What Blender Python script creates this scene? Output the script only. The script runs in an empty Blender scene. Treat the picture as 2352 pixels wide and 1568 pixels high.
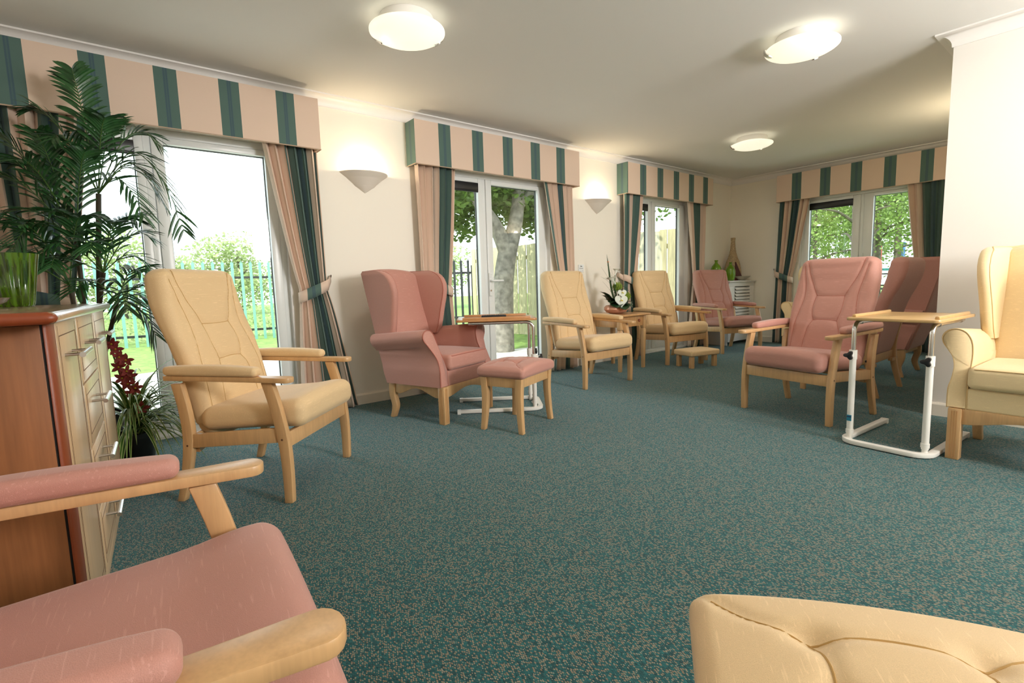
import bpy, bmesh, math, random
import numpy as np
from mathutils import Vector, Matrix
sc = bpy.context.scene
col = sc.collection
R = math.radians
random.seed(7)
# ---------------------------------------------------------------- camera
cam = bpy.data.cameras.new('camera'); cam.sensor_width = 36.0; cam.sensor_fit = 'HORIZONTAL'
cam.lens = 1160.742 / 2352 * 36; cam.clip_start = 0.02; cam.clip_end = 500
camo = bpy.data.objects.new('camera', cam); col.objects.link(camo)
_f = Vector((0.62263816, 0.77446632, -0.11190909)); _r = Vector((0.7769569, -0.62887225, -0.02928594)); _u = Vector((0.0930575, 0.068714, 0.99328681))
mw = Matrix(((_r.x, _u.x, -_f.x, 0), (_r.y, _u.y, -_f.y, 0), (_r.z, _u.z, -_f.z, 0.9847), (0, 0, 0, 1)))
camo.matrix_world = mw
sc.camera = camo
# ---------------------------------------------------------------- exposure, world
sc.view_settings.view_transform = 'Standard'; sc.view_settings.look = 'None'
sc.view_settings.exposure = 0.38; sc.view_settings.gamma = 1.0; sc.view_settings.use_curve_mapping = False
sc.cycles.use_denoising = True
sc.cycles.max_bounces = 8; sc.cycles.diffuse_bounces = 5; sc.cycles.sample_clamp_indirect = 6.0
sc.cycles.caustics_reflective = False; sc.cycles.caustics_refractive = False
w = bpy.data.worlds.new('sky'); sc.world = w; w.use_nodes = True
bg = w.node_tree.nodes['Background']; bg.inputs[0].default_value = (0.86, 0.94, 1.0, 1); bg.inputs[1].default_value = 3.0
def add_light(name, kind, loc, power, color, **k):
    l = bpy.data.lights.new(name, kind); l.energy = power; l.color = color
    for a, b in k.items():
        if a != 'aim': setattr(l, a, b)
    o = bpy.data.objects.new(name, l); o.location = loc; col.objects.link(o)
    if 'aim' in k:
        o.rotation_euler = (Vector(k['aim']) - Vector(loc)).to_track_quat('-Z', 'Y').to_euler()
    return o
add_light('sun', 'SUN', (0, 0, 10), 4.2, (1, 0.95, 0.85), angle=R(0.6), aim=(7.5, 0.9, 3.2))
# soft flash from the unseen end of the room, as an area light
add_light('soft_flash', 'AREA', (2.95, -3.2, 2.1), 125, (1.0, 0.97, 0.94), size=.8, aim=(1.8, 3.0, 3.0))
add_light('ceiling_fill', 'AREA', (3.2, -1.3, 1.5), 46, (1.0, 0.97, 0.93), size=.8, aim=(3.4, -.5, 2.5))  # added area light facing up, brightens the ceiling
# ---------------------------------------------------------------- constants of the room
H = 2.5; YW = 4.1513; XF = 7.8463; XS = 4.4136; YS = 0.8618; XL = -0.72; YB = -4.2
PINK = (0.51, 0.245, 0.195); CREAM = (0.755, 0.54, 0.295)
# ---------------------------------------------------------------- materials
def newmat(name):
    m = bpy.data.materials.new(name); m.use_nodes = True
    nt = m.node_tree; return m, nt, nt.nodes['Principled BSDF']
def simple(name, c, rough=0.5, metal=0.0, var=0.0, scale=20, bump=0.0, bscale=200, **kw):
    m, nt, p = newmat(name)
    p.inputs['Base Color'].default_value = (*c, 1); p.inputs['Roughness'].default_value = rough; p.inputs['Metallic'].default_value = metal
    for k, v in kw.items(): p.inputs[k.replace('_', ' ')].default_value = v
    tc = nt.nodes.new('ShaderNodeTexCoord')
    if var:
        n = nt.nodes.new('ShaderNodeTexNoise'); n.inputs['Scale'].default_value = scale; nt.links.new(tc.outputs['Object'], n.inputs['Vector'])
        r = nt.nodes.new('ShaderNodeValToRGB')
        r.color_ramp.elements[0].position = .3; r.color_ramp.elements[1].position = .7
        r.color_ramp.elements[0].color = (*[x * (1 - var) for x in c], 1); r.color_ramp.elements[1].color = (*[min(1, x * (1 + var)) for x in c], 1)
        nt.links.new(n.outputs['Fac'], r.inputs[0]); nt.links.new(r.outputs[0], p.inputs['Base Color'])
    if bump:
        n = nt.nodes.new('ShaderNodeTexNoise'); n.inputs['Scale'].default_value = bscale; nt.links.new(tc.outputs['Object'], n.inputs['Vector'])
        b = nt.nodes.new('ShaderNodeBump'); b.inputs['Strength'].default_value = bump; b.inputs['Distance'].default_value = .002
        nt.links.new(n.outputs['Fac'], b.inputs['Height']); nt.links.new(b.outputs[0], p.inputs['Normal'])
    return m
def math_node(nt, op, a, b=None, c=None):
    n = nt.nodes.new('ShaderNodeMath'); n.operation = op
    for i, v in enumerate((a, b, c)):
        if v is None: continue
        if isinstance(v, (int, float)): n.inputs[i].default_value = v
        else: nt.links.new(v, n.inputs[i])
    return n.outputs[0]
def mixc(nt, f, a, b):
    n = nt.nodes.new('ShaderNodeMix'); n.data_type = 'RGBA'
    if isinstance(f, (int, float)): n.inputs[0].default_value = f
    else: nt.links.new(f, n.inputs[0])
    for v, i in ((a, 6), (b, 7)):
        if isinstance(v, tuple): n.inputs[i].default_value = (*v, 1)
        else: nt.links.new(v, n.inputs[i])
    return n.outputs[2]
def mapping(nt, out, scale, rot=(0, 0, 0)):
    m = nt.nodes.new('ShaderNodeMapping'); m.inputs['Scale'].default_value = scale; m.inputs['Rotation'].default_value = rot
    nt.links.new(out, m.inputs['Vector']); return m.outputs[0]
def noise(nt, vec, scale, detail=2):
    n = nt.nodes.new('ShaderNodeTexNoise'); n.inputs['Scale'].default_value = scale; n.inputs['Detail'].default_value = detail
    nt.links.new(vec, n.inputs['Vector']); return n.outputs['Fac']
def bump(nt, p, h, strength, dist=.002):
    b = nt.nodes.new('ShaderNodeBump'); b.inputs['Strength'].default_value = strength; b.inputs['Distance'].default_value = dist
    nt.links.new(h, b.inputs['Height']); nt.links.new(b.outputs[0], p.inputs['Normal'])
def upholstery(name, c, slit=(16, 240, 240)):
    m, nt, p = newmat(name)
    tc = nt.nodes.new('ShaderNodeTexCoord').outputs['Object']
    w1 = noise(nt, mapping(nt, tc, (900, 900, 900)), 1, 1)
    s = noise(nt, mapping(nt, tc, slit), 1, 1)
    sl = nt.nodes.new('ShaderNodeMapRange'); sl.inputs[1].default_value = .64; sl.inputs[2].default_value = .70; nt.links.new(s, sl.inputs[0])
    base = mixc(nt, w1, tuple(x * .82 for x in c), tuple(min(1, x * 1.15) for x in c))
    lite = tuple(min(1, x * 1.15 + .06) for x in c)
    nt.links.new(mixc(nt, math_node(nt, 'MULTIPLY', sl.outputs[0], .45), base, lite), p.inputs['Base Color'])
    p.inputs['Roughness'].default_value = .62
    p.inputs['Sheen Weight'].default_value = .25; p.inputs['Sheen Roughness'].default_value = .4
    bump(nt, p, w1, .35, .0012)
    return m
def wood(name, c, rough=.38, var=.14, coat=.15, sc_=(40, 40, 3)):
    m, nt, p = newmat(name)
    tc = nt.nodes.new('ShaderNodeTexCoord').outputs['Object']
    g = noise(nt, mapping(nt, tc, sc_), 1, 4); g2 = noise(nt, mapping(nt, tc, tuple(x * 4 for x in sc_)), 1, 2)
    a = math_node(nt, 'ADD', math_node(nt, 'MULTIPLY', g, .65), math_node(nt, 'MULTIPLY', g2, .35))
    mr = nt.nodes.new('ShaderNodeMapRange'); mr.inputs[1].default_value = .35; mr.inputs[2].default_value = .65; nt.links.new(a, mr.inputs[0])
    nt.links.new(mixc(nt, mr.outputs[0], tuple(x * (1 - var) for x in c), tuple(min(1, x * (1 + var)) for x in c)), p.inputs['Base Color'])
    p.inputs['Roughness'].default_value = rough; p.inputs['Coat Weight'].default_value = coat; p.inputs['Coat Roughness'].default_value = .25
    return m
def striped(name, base, green, dark, pos=0.345):
    m, nt, p = newmat(name)
    uv = nt.nodes.new('ShaderNodeTexCoord').outputs['UV']
    sp = nt.nodes.new('ShaderNodeSeparateXYZ'); nt.links.new(uv, sp.inputs[0])
    fr = math_node(nt, 'FRACT', sp.outputs[0])
    g = math_node(nt, 'LESS_THAN', fr, pos)
    d = math_node(nt, 'LESS_THAN', math_node(nt, 'ABSOLUTE', math_node(nt, 'SUBTRACT', fr, pos / 2)), .032)
    ed = math_node(nt, 'LESS_THAN', math_node(nt, 'ABSOLUTE', math_node(nt, 'SUBTRACT', fr, pos / 2)), .010)
    gc = mixc(nt, math_node(nt, 'SUBTRACT', d, math_node(nt, 'MULTIPLY', ed, .5)), green, dark)
    w1 = noise(nt, mapping(nt, uv, (900, 160, 1)), 1, 2)
    c = mixc(nt, g, base, gc)
    c = mixc(nt, math_node(nt, 'MULTIPLY', w1, .22), c, (.25, .2, .16))
    nt.links.new(c, p.inputs['Base Color']); p.inputs['Roughness'].default_value = .9; p.inputs['Sheen Weight'].default_value = .15
    bump(nt, p, w1, .3, .001)
    return m
M = {}
M['wall'] = simple('cream_wall_paint', (0.92, 0.865, 0.765), .7, bump=.06, bscale=500)
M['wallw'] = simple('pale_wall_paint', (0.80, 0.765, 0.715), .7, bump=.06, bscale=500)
M['ceil'] = simple('ceiling_paint', (0.78, 0.77, 0.74), .85, bump=.05, bscale=400)
M['trim'] = simple('white_gloss_trim', (0.85, 0.82, 0.79), .4)
M['skirt'] = simple('skirting_paint', (0.84, 0.78, 0.68), .4)
M['upvc'] = simple('white_upvc', (0.82, 0.84, 0.83), .3)
M['black'] = simple('black_plastic', (0.012, 0.012, 0.014), .35)
M['darkrub'] = simple('black_rubber', (0.01, 0.011, 0.011), .6)
M['beech'] = wood('beech_wood', (0.60, 0.365, 0.17), .38, .08)
M['beech2'] = wood('beech_table_wood', (0.54, 0.29, 0.115), .3)
M['tray'] = wood('beech_laminate', (0.58, 0.37, 0.16), .3, .06, .3, (30, 4, 30))
M['trayred'] = wood('reddish_beech_laminate', (0.50, 0.24, 0.09), .3, .06, .3, (30, 4, 30))
M['cab_side'] = wood('cherry_veneer_side', (0.30, 0.112, 0.038), .42, .16, .08, (26, 26, 1.6))
M['cab_front'] = wood('maple_door_front', (0.62, 0.43, 0.25), .34, .07, .35, (30, 30, 1.6))
M['cab_edge'] = simple('red_cherry_edge', (0.24, 0.05, 0.014), .4)
M['cab_top'] = wood('cabinet_top_veneer', (0.33, 0.20, 0.115), .18, .14, .5, (12, 3, 12))
M['groove'] = simple('dark_groove', (0.12, 0.05, 0.02), .6)
M['chrome'] = simple('brushed_steel', (0.72, 0.70, 0.68), .22, 1.0)
M['whmetal'] = simple('cream_enamel_metal', (0.84, 0.81, 0.75), .3)
M['pink'] = upholstery('pink_upholstery', PINK)
M['cream'] = upholstery('cream_upholstery', CREAM)
M['pinkstool'] = upholstery('pink_stool_upholstery', PINK, (240, 16, 240)); M['creamstool'] = upholstery('cream_stool_upholstery', CREAM, (240, 16, 240))
M['litcream'] = upholstery('pale_cream_upholstery', (0.78, 0.60, 0.34))  # same cream fabric, bright light on the right-hand chair put into its colour
M['litseam'] = simple('pale_cream_seam', (0.66, 0.46, 0.22), .8)  # cream seam lightened to go with the brightly lit fabric
M['pinkseam'] = simple('pink_seam', (0.42, 0.13, 0.09), .8)
M['creamseam'] = simple('cream_seam', (0.50, 0.30, 0.10), .8)
STR_B = (0.80, 0.615, 0.49)
M['stripe'] = striped('striped_curtain_fabric', STR_B, (0.065, 0.145, 0.125), (0.03, 0.09, 0.12))
M['sconce'] = simple('cream_plaster', (0.80, 0.74, 0.66), .6)
M['stem'] = simple('green_stem', (0.06, 0.13, 0.02), .5)
M['greenglass'] = simple('lime_glass', (0.20, 0.42, 0.01), .06, Coat_Weight=.6, Transmission_Weight=.35)
M['white'] = simple('white_petal', (0.85, 0.85, 0.74), .5, Subsurface_Weight=.15)
M['yellow'] = simple('yellow_spadix', (0.75, 0.62, 0.05), .6)
M['dpot'] = simple('black_pot', (0.01, 0.01, 0.012), .3)
def glass():
    m = bpy.data.materials.new('window_glass'); m.use_nodes = True; nt = m.node_tree; nt.nodes.clear()
    o = nt.nodes.new('ShaderNodeOutputMaterial'); t = nt.nodes.new('ShaderNodeBsdfTransparent'); g = nt.nodes.new('ShaderNodeBsdfGlossy')
    t.inputs[0].default_value = (.96, .985, .975, 1); g.inputs['Roughness'].default_value = .02
    lw = nt.nodes.new('ShaderNodeLayerWeight'); lw.inputs[0].default_value = .5; fz = math_node(nt, 'ADD', math_node(nt, 'MULTIPLY', math_node(nt, 'POWER', lw.outputs['Facing'], 5), .9), .035)
    mx = nt.nodes.new('ShaderNodeMixShader'); nt.links.new(fz, mx.inputs[0])
    nt.links.new(t.outputs[0], mx.inputs[1]); nt.links.new(g.outputs[0], mx.inputs[2]); nt.links.new(mx.outputs[0], o.inputs[0]); return m
M['glass'] = glass()
def emis(name, c, s, base=(.9, .9, .85)):
    m, nt, p = newmat(name); p.inputs['Base Color'].default_value = (*base, 1); p.inputs['Emission Color'].default_value = (*c, 1); p.inputs['Emission Strength'].default_value = s; p.inputs['Roughness'].default_value = .3
    return m
M['lampglass'] = emis('lit_opal_glass', (1, .93, .72), .60)
M['bulb'] = emis('lit_bulb', (1, .85, .5), 6)
def carpet():
    m, nt, p = newmat('teal_flecked_carpet')
    tc = nt.nodes.new('ShaderNodeTexCoord').outputs['Object']
    v = nt.nodes.new('ShaderNodeTexVoronoi'); v.inputs['Scale'].default_value = 1; v.inputs['Randomness'].default_value = .62
    nt.links.new(mapping(nt, tc, (205, 115, 1), (0, 0, R(38))), v.inputs['Vector'])
    bw = nt.nodes.new('ShaderNodeSeparateColor'); nt.links.new(v.outputs['Color'], bw.inputs[0])
    isf = math_node(nt, 'GREATER_THAN', bw.outputs[0], .30)
    dd = math_node(nt, 'LESS_THAN', v.outputs['Distance'], .46)
    f = math_node(nt, 'MULTIPLY', isf, dd)
    teal = mixc(nt, bw.outputs[1], (0.001, 0.030, 0.034), (0.008, 0.110, 0.112))
    fl = mixc(nt, bw.outputs[2], (0.20, 0.135, 0.08), (0.38, 0.33, 0.24))
    big = noise(nt, mapping(nt, tc, (1, 1, 1)), 1.3, 3)
    c = mixc(nt, f, teal, fl)
    c = mixc(nt, math_node(nt, 'MULTIPLY', big, .18), c, (0.02, .09, .10))
    nt.links.new(c, p.inputs['Base Color']); p.inputs['Roughness'].default_value = .95
    p.inputs['Sheen Weight'].default_value = .22; p.inputs['Sheen Roughness'].default_value = .4; p.inputs['Sheen Tint'].default_value = (.6, .9, 1, 1)
    bump(nt, p, math_node(nt, 'SUBTRACT', 1, v.outputs['Distance']), .5, .003)
    return m
M['carpet'] = carpet()
# ---------------------------------------------------------------- mesh helpers
class MB:
    def __init__(s): s.v = []; s.f = []; s.uv = {}; s.mi = []; s.cur = 0
    def add(s, vs, fs, uvs=None):
        o = len(s.v); s.v += [tuple(float(c) for c in v) for v in vs]
        for i, f in enumerate(fs):
            if uvs is not None: s.uv[len(s.f)] = uvs[i]
            s.f.append([o + j for j in f]); s.mi.append(s.cur)
        return s
    def box(s, x0, x1, y0, y1, z0, z1, m=None):
        vs = [(x, y, z) for z in (z0, z1) for y in (y0, y1) for x in (x0, x1)]
        if m is not None: vs = [m @ Vector(v) for v in vs]
        return s.add(vs, [(0, 2, 3, 1), (4, 5, 7, 6), (0, 1, 5, 4), (2, 6, 7, 3), (0, 4, 6, 2), (1, 3, 7, 5)])
    def loft(s, rings, cap=True, closed=True):
        n = len(rings[0]); vs = [p for r in rings for p in r]; fs = []
        for i in range(len(rings) - 1):
            for j in range(n if closed else n - 1):
                k = (j + 1) % n; fs.append((i * n + j, i * n + k, (i + 1) * n + k, (i + 1) * n + j))
        if cap: fs.append(tuple(range(n))[::-1]); fs.append(tuple((len(rings) - 1) * n + j for j in range(n)))
        return s.add(vs, fs)
    def prism(s, outline, axis, a, b, m=None):
        def P(u, v, t):
            q = {'x': (t, u, v), 'y': (u, t, v), 'z': (u, v, t)}[axis]
            return m @ Vector(q) if m is not None else q
        return s.loft([[P(u, v, a) for u, v in outline], [P(u, v, b) for u, v in outline]])
    def tube(s, path, r, n=8, cap=True, closed=False):
        path = [Vector(p) for p in path]; rr = r if isinstance(r, (list, tuple)) else [r] * len(path)
        rings = []; up = None
        L = len(path)
        for i, p in enumerate(path):
            if closed: t = (path[(i + 1) % L] - path[i - 1]).normalized()
            else: t = (path[min(i + 1, L - 1)] - path[max(i - 1, 0)]).normalized()
            if up is None:
                up = Vector((0, 0, 1)) if abs(t.z) < .9 else Vector((1, 0, 0))
            a = t.cross(up)
            if a.length < 1e-4: a = t.cross(Vector((0, 1, 0)))
            a.normalize(); b = a.cross(t).normalized(); up = b
            rings.append([p + (a * math.cos(2 * math.pi * k / n) + b * math.sin(2 * math.pi * k / n)) * rr[i] for k in range(n)])
        if closed: rings.append(rings[0]); return s.loft(rings, False)
        return s.loft(rings, cap)
    def lathe(s, prof, n=32, c=(0, 0, 0), a0=0, a1=2 * math.pi, fn=None):
        full = abs(a1 - a0 - 2 * math.pi) < 1e-6; m = n if full else n + 1
        rings = []
        for r, z in prof:
            ring = []
            for k in range(m):
                an = a0 + (a1 - a0) * k / n; q = r * (fn(an, z) if fn else 1)
                ring.append((c[0] + q * math.cos(an), c[1] + q * math.sin(an), c[2] + z))
            rings.append(ring)
        return s.loft(rings, False, full)
    def rbox(s, sx, sy, sz, r, n=(6, 6, 2), c=(0, 0, 0), fn=None, k=4):
        def ax(L, m):
            h = L / 2; e = [r * (1 - math.cos(math.pi / 2 * i / k)) for i in range(k)]; e = [r * (i / k) for i in range(k)]
            return [-h + x for x in e] + [-h + r + (L - 2 * r) * i / m for i in range(m + 1)] + [h - x for x in e[::-1]]
        A = [ax(sx, n[0]), ax(sy, n[1]), ax(sz, n[2])]; S = (sx, sy, sz); idx = {}; vs = []; fs = []
        def vid(p):
            key = tuple(round(x, 6) for x in p)
            if key not in idx:
                q = [max(-S[i] / 2 + r, min(S[i] / 2 - r, p[i])) for i in range(3)]
                # map cube-corner zone onto a sphere evenly
                d = []
                for i in range(3):
                    t = (p[i] - q[i]) / r; d.append(math.tan(t * math.pi / 4))
                l = math.sqrt(sum(x * x for x in d)) or 1
                o = [q[i] + d[i] / l * r for i in range(3)]
                o = [o[i] + c[i] for i in range(3)]
                if fn: o = fn(*o)
                idx[key] = len(vs); vs.append(tuple(o))
            return idx[key]
        for a, b, d_ in ((0, 1, 2), (1, 2, 0), (2, 0, 1)):
            for sgn in (-1, 1):
                for i in range(len(A[a]) - 1):
                    for j in range(len(A[b]) - 1):
                        qs = []
                        for u, v in ((i, j), (i + 1, j), (i + 1, j + 1), (i, j + 1)):
                            p = [0, 0, 0]; p[a] = A[a][u]; p[b] = A[b][v]; p[d_] = sgn * S[d_] / 2; qs.append(vid(p))
                        fs.append(qs if sgn > 0 else qs[::-1])
        return s.add(vs, fs)
    def build(s, name, mat, parent=None, bevel=0, seg=2, smooth=40, loc=None, rot=None, fixn=True):
        me = bpy.data.meshes.new(name); me.from_pydata(s.v, [], s.f)
        if s.uv:
            ul = me.uv_layers.new(name='UVMap')
            for pi, uvs in s.uv.items():
                p = me.polygons[pi]
                for j, li in enumerate(p.loop_indices): ul.data[li].uv = uvs[j]
        for m in (mat if isinstance(mat, (list, tuple)) else [mat]): me.materials.append(m)
        if isinstance(mat, (list, tuple)):
            for p, i in zip(me.polygons, s.mi): p.material_index = i
        if fixn or bevel:
            bm = bmesh.new(); bm.from_mesh(me)
            if fixn and not s.uv: bmesh.ops.recalc_face_normals(bm, faces=bm.faces)
            if bevel:
                ed = [e for e in bm.edges if len(e.link_faces) == 2 and e.calc_face_angle(0) > R(35)]
                bmesh.ops.bevel(bm, geom=ed, offset=bevel, segments=seg, affect='EDGES', profile=.5, clamp_overlap=True)
            bm.to_mesh(me); bm.free()
        if smooth:
            for p in me.polygons: p.use_smooth = True
            me.set_sharp_from_angle(angle=R(smooth))
        me.update()
        o = bpy.data.objects.new(name, me); col.objects.link(o)
        if parent is not None: o.parent = parent
        if loc is not None: o.location = loc
        if rot is not None: o.rotation_euler = rot
        return o
def tag(o, label=None, cat=None, group=None, kind=None):
    if label: o['label'] = label
    if cat: o['category'] = cat
    if group: o['group'] = group
    if kind: o['kind'] = kind
    return o
def empty(name, loc=(0, 0, 0), rz=0, **k):
    o = bpy.data.objects.new(name, None); o.empty_display_size = .1; col.objects.link(o); o.location = loc; o.rotation_euler = (0, 0, R(rz))
    return tag(o, **k)
def kids(o): return [c for c in bpy.data.objects if c.parent == o]
def copy_tree(o, parent=None):
    c = o.copy(); col.objects.link(c)
    if parent is not None: c.parent = parent
    for ch in kids(o): copy_tree(ch, c)
    return c
def setmat(o, frm, to):
    for ch in kids(o):
        if ch.type == 'MESH':
            if any(m in frm for m in ch.data.materials):
                key = ch.data.name + '_' + to[0].name
                me = bpy.data.meshes.get(key)
                if me is None:
                    me = ch.data.copy(); me.name = key
                    for i, m in enumerate(me.materials):
                        if m in frm: me.materials[i] = to[frm.index(m)]
                ch.data = me
        setmat(ch, frm, to)
def struct(mb, name, mat, **k):
    return tag(mb.build(name, mat, **k), kind='structure')
def ss(t): t = max(0, min(1, t)); return t * t * (3 - 2 * t)
def interp(x, xs, ys): return float(np.interp(x, xs, ys))
def crv(pts, n=8):
    # Catmull-Rom through the points
    P = [Vector(p) for p in pts]; out = []
    for i in range(len(P) - 1):
        p0 = P[max(i - 1, 0)]; p1 = P[i]; p2 = P[i + 1]; p3 = P[min(i + 2, len(P) - 1)]
        for k in range(n):
            t = k / n
            out.append(.5 * ((2 * p1) + (p2 - p0) * t + (2 * p0 - 5 * p1 + 4 * p2 - p3) * t * t + (3 * p1 - p0 - 3 * p2 + p3) * t ** 3))
    out.append(P[-1]); return out
# ================================================================ ROOM
struct(MB().box(XL - .3, XF + .02, YB - .3, YW + .03, -.06, 0), 'floor', M['carpet'])
struct(MB().box(XL - .3, XF + .3, YB - .3, YW + .3, H, H + .12), 'ceiling', M['ceil'])
DZ = 2.085   # head of the door openings
DOORS = {1: (-0.30, 1.16), 2: (2.45, 3.93), 3: (5.20, 6.66)}
mb = MB(); x = XL - .3
for k in (1, 2, 3):
    a, b = DOORS[k]
    mb.box(x, a, YW, YW + .17, -.05, H); mb.box(a, b, YW, YW + .17, DZ, H); x = b
mb.box(x, XF + .17, YW, YW + .17, -.05, H)
struct(mb, 'wall_north', M['wall'])
D4 = (1.62, 3.12)
mb = MB(); mb.box(XF, XF + .17, YS - .3, D4[0], -.05, H); mb.box(XF, XF + .17, D4[0], D4[1], DZ, H); mb.box(XF, XF + .17, D4[1], YW, -.05, H)
struct(mb, 'wall_east', M['wall'])
struct(MB().box(XS + .14, XF, YS - .14, YS, -.05, H), 'wall_alcove', M['wall'])
struct(MB().box(XS, XS + .14, YB, YS, -.05, H), 'wall_south_east', M['wallw'])
struct(MB().box(XL - .15, XL, YB, YW, -.05, H), 'wall_west', M['wall'])
struct(MB().box(XL - .15, XS + .14, YB - .15, YB, -.05, H), 'wall_south', M['wallw'])
def cove(name, pts, c=.083):
    # pts: plan polyline of the wall line with inward normals; profile swept with mitres
    prof = [(0, H - c), (.006, H - c), (.006, H - c + .008)]
    for i in range(9):
        t = i / 8 * math.pi / 2; prof.append((c - .006 - (c - .014) * math.cos(t) * 1.0, H - c + .008 + (c - .018) * math.sin(t)))
    prof = [(0, H - c), (.008, H - c), (.008, H - c + .008)] + [(.008 + (c - .018) * (1 - math.cos(i / 8 * math.pi / 2)), H - c + .008 + (c - .018) * math.sin(i / 8 * math.pi / 2)) for i in range(9)] + [(c, H - .010), (c, H), (0, H)]
    rings = []
    n = len(pts)
    for i, p in enumerate(pts):
        p = Vector((*p, 0)); dirs = []
        if i > 0: d = (Vector((*pts[i], 0)) - Vector((*pts[i - 1], 0))).normalized(); dirs.append(d)
        if i < n - 1: d = (Vector((*pts[i + 1], 0)) - Vector((*pts[i], 0))).normalized(); dirs.append(d)
        ns = [Vector((d.y, -d.x, 0)) for d in dirs]  # right-hand side
        if len(ns) == 2: m = (ns[0] + ns[1]).normalized(); m = m / max(.3, m.dot(ns[0]))
        else: m = ns[0]
        rings.append([(p.x + m.x * u, p.y + m.y * u, z) for u, z in prof])
    mb = MB().loft(rings, True)
    return struct(mb, name, M['trim'], smooth=30)
cove('trim_1', [(XL, YB), (XL, YW), (XF, YW), (XF, YS), (XS, YS), (XS, YB)])
def skirting(name, pts, h=.09, t=.016):
    rings = []; n = len(pts); prof = [(0, 0), (t, 0), (t, h - .012), (t - .007, h), (0, h)]
    for i, p in enumerate(pts):
        dirs = []
        if i > 0: dirs.append((Vector((*pts[i], 0)) - Vector((*pts[i - 1], 0))).normalized())
        if i < n - 1: dirs.append((Vector((*pts[i + 1], 0)) - Vector((*pts[i], 0))).normalized())
        ns = [Vector((d.y, -d.x, 0)) for d in dirs]
        if len(ns) == 2: m = (ns[0] + ns[1]).normalized(); m = m / max(.3, m.dot(ns[0]))
        else: m = ns[0]
        rings.append([(p[0] + m.x * u, p[1] + m.y * u, z) for u, z in prof])
    return struct(MB().loft(rings, True), name, M['skirt'], smooth=30)
skirting('baseboard_west', [(XL, YB), (XL, YW), (-.30, YW)])
skirting('baseboard_north', [(1.16, YW), (2.45, YW)]); skirting('baseboard_north_middle', [(3.93, YW), (5.20, YW)])
skirting('baseboard_north_east', [(6.66, YW), (XF, YW), (XF, 3.12)])
skirting('baseboard_alcove', [(XF, 1.62), (XF, YS), (XS, YS), (XS, YB)])
# ---------------------------------------------------------------- french doors
def rect_frame(mb, x0, x1, z0, z1, w, y0, y1, wb=None):
    wb = w if wb is None else wb
    mb.box(x0, x0 + w, y0, y1, z0, z1); mb.box(x1 - w, x1, y0, y1, z0, z1)
    mb.box(x0 + w, x1 - w, y0, y1, z0, z0 + wb); mb.box(x0 + w, x1 - w, y0, y1, z1 - w, z1)
def french(name, wd, gl, gr, loc, rz, blind=True, handle=True):
    """opening width wd; gl/gr glass ranges of the left light and right door; local x along wall, +y outdoors"""
    root = empty(name, loc, rz, kind='structure')
    fr = MB(); rect_frame(fr, 0, wd, 0, DZ, .05, .05, .125)
    mid = (gl[1] + gr[0]) / 2
    fr.box(mid - .03, mid + .01, .048, .125, .05, DZ - .05)
    fr.build('frame', M['upvc'], root, bevel=.004)
    for i, (g0, g1, a, b) in enumerate(((gl[0], gl[1], .052, mid - .031), (gr[0], gr[1], mid + .012, wd - .052))):
        s = MB(); zb, zt = .18, 1.99
        y0, y1 = .035, .10
        s.box(a, g0, y0, y1, .055, DZ - .053); s.box(g1, b, y0, y1, .055, DZ - .053)
        s.box(g0, g1, y0, y1, .055, zb); s.box(g0, g1, y0, y1, zt, DZ - .053)
        # sloping glazing bead
        d = s.build('door_leaf' if i else 'side_light', M['upvc'], root, bevel=.006)
        g = MB().box(g0 - .004, g1 + .004, .066, .072, zb - .004, zt + .004)
        g.build('glass_pane', M['glass'], d)
        gk = MB(); rect_frame(gk, g0 - .001, g1 + .001, zb - .001, zt + .001, .006, .075, .095); gk.build('gasket', M['darkrub'], d)
        if i == 0 and blind:
            bl = MB(); bl.box(g0, g1, .028, .062, zt - .075, zt - .002); bl.tube([(g0, .04, zt - .08), (g1, .04, zt - .08)], .012, 10)
            bl.build('roller_blind', M['black'], d, bevel=.003)
        if i == 1 and handle:
            hb = MB(); hx = gr[0] - .055; hb.rbox(.032, .012, .235, .006, (2, 1, 6), (hx, y0 - .006, .99))
            h = hb.build('handle', M['upvc'], d)
            lv = MB(); lv.tube([(hx, y0 - .005, 1.03), (hx, y0 - .05, 1.03), (hx + .012, y0 - .058, 1.03), (hx + .13, y0 - .055, 1.028)], [.011, .011, .011, .009], 10)
            lv.build('lever', M['upvc'], h)
            kh = MB(); kh.lathe([(0, 0), (.009, 0), (.009, .004), (0, .004)], 12); o = kh.build('keyhole', M['chrome'], h, loc=(hx, y0 - .012, .93), rot=(R(90), 0, 0))
    sill = MB().box(-.0, wd, -.005, .17, -.02, .02); sill.build('threshold', M['upvc'], root, bevel=.004)
    rev = MB(); rev.box(-.0, .012, .0, .05, .02, DZ); rev.box(wd - .012, wd, .0, .05, .02, DZ); rev.build('reveal_trim', M['trim'], root)
    return root
french('door_1', 1.46, (.10, .552), (.714, 1.345), (-0.30, YW, 0), 0)
french('door_2', 1.48, (.10, .541), (.706, 1.338), (2.45, YW, 0), 0)
french('door_3', 1.46, (.10, .545), (.715, 1.285), (5.20, YW, 0), 0, handle=False)
french('door_4', 1.50, (.11, .64), (.873, 1.39), (XF, 3.12, 0), -90, handle=False)
lk = MB(); lk.rbox(.03, .02, .05, .006, (2, 1, 2), (0, 0, 0)); tag(lk.build('window_catch', M['upvc'], None, loc=(XF + .025, 2.345, 1.24)), 'small white plastic catch on the far french door mullion', 'catch')
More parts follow.
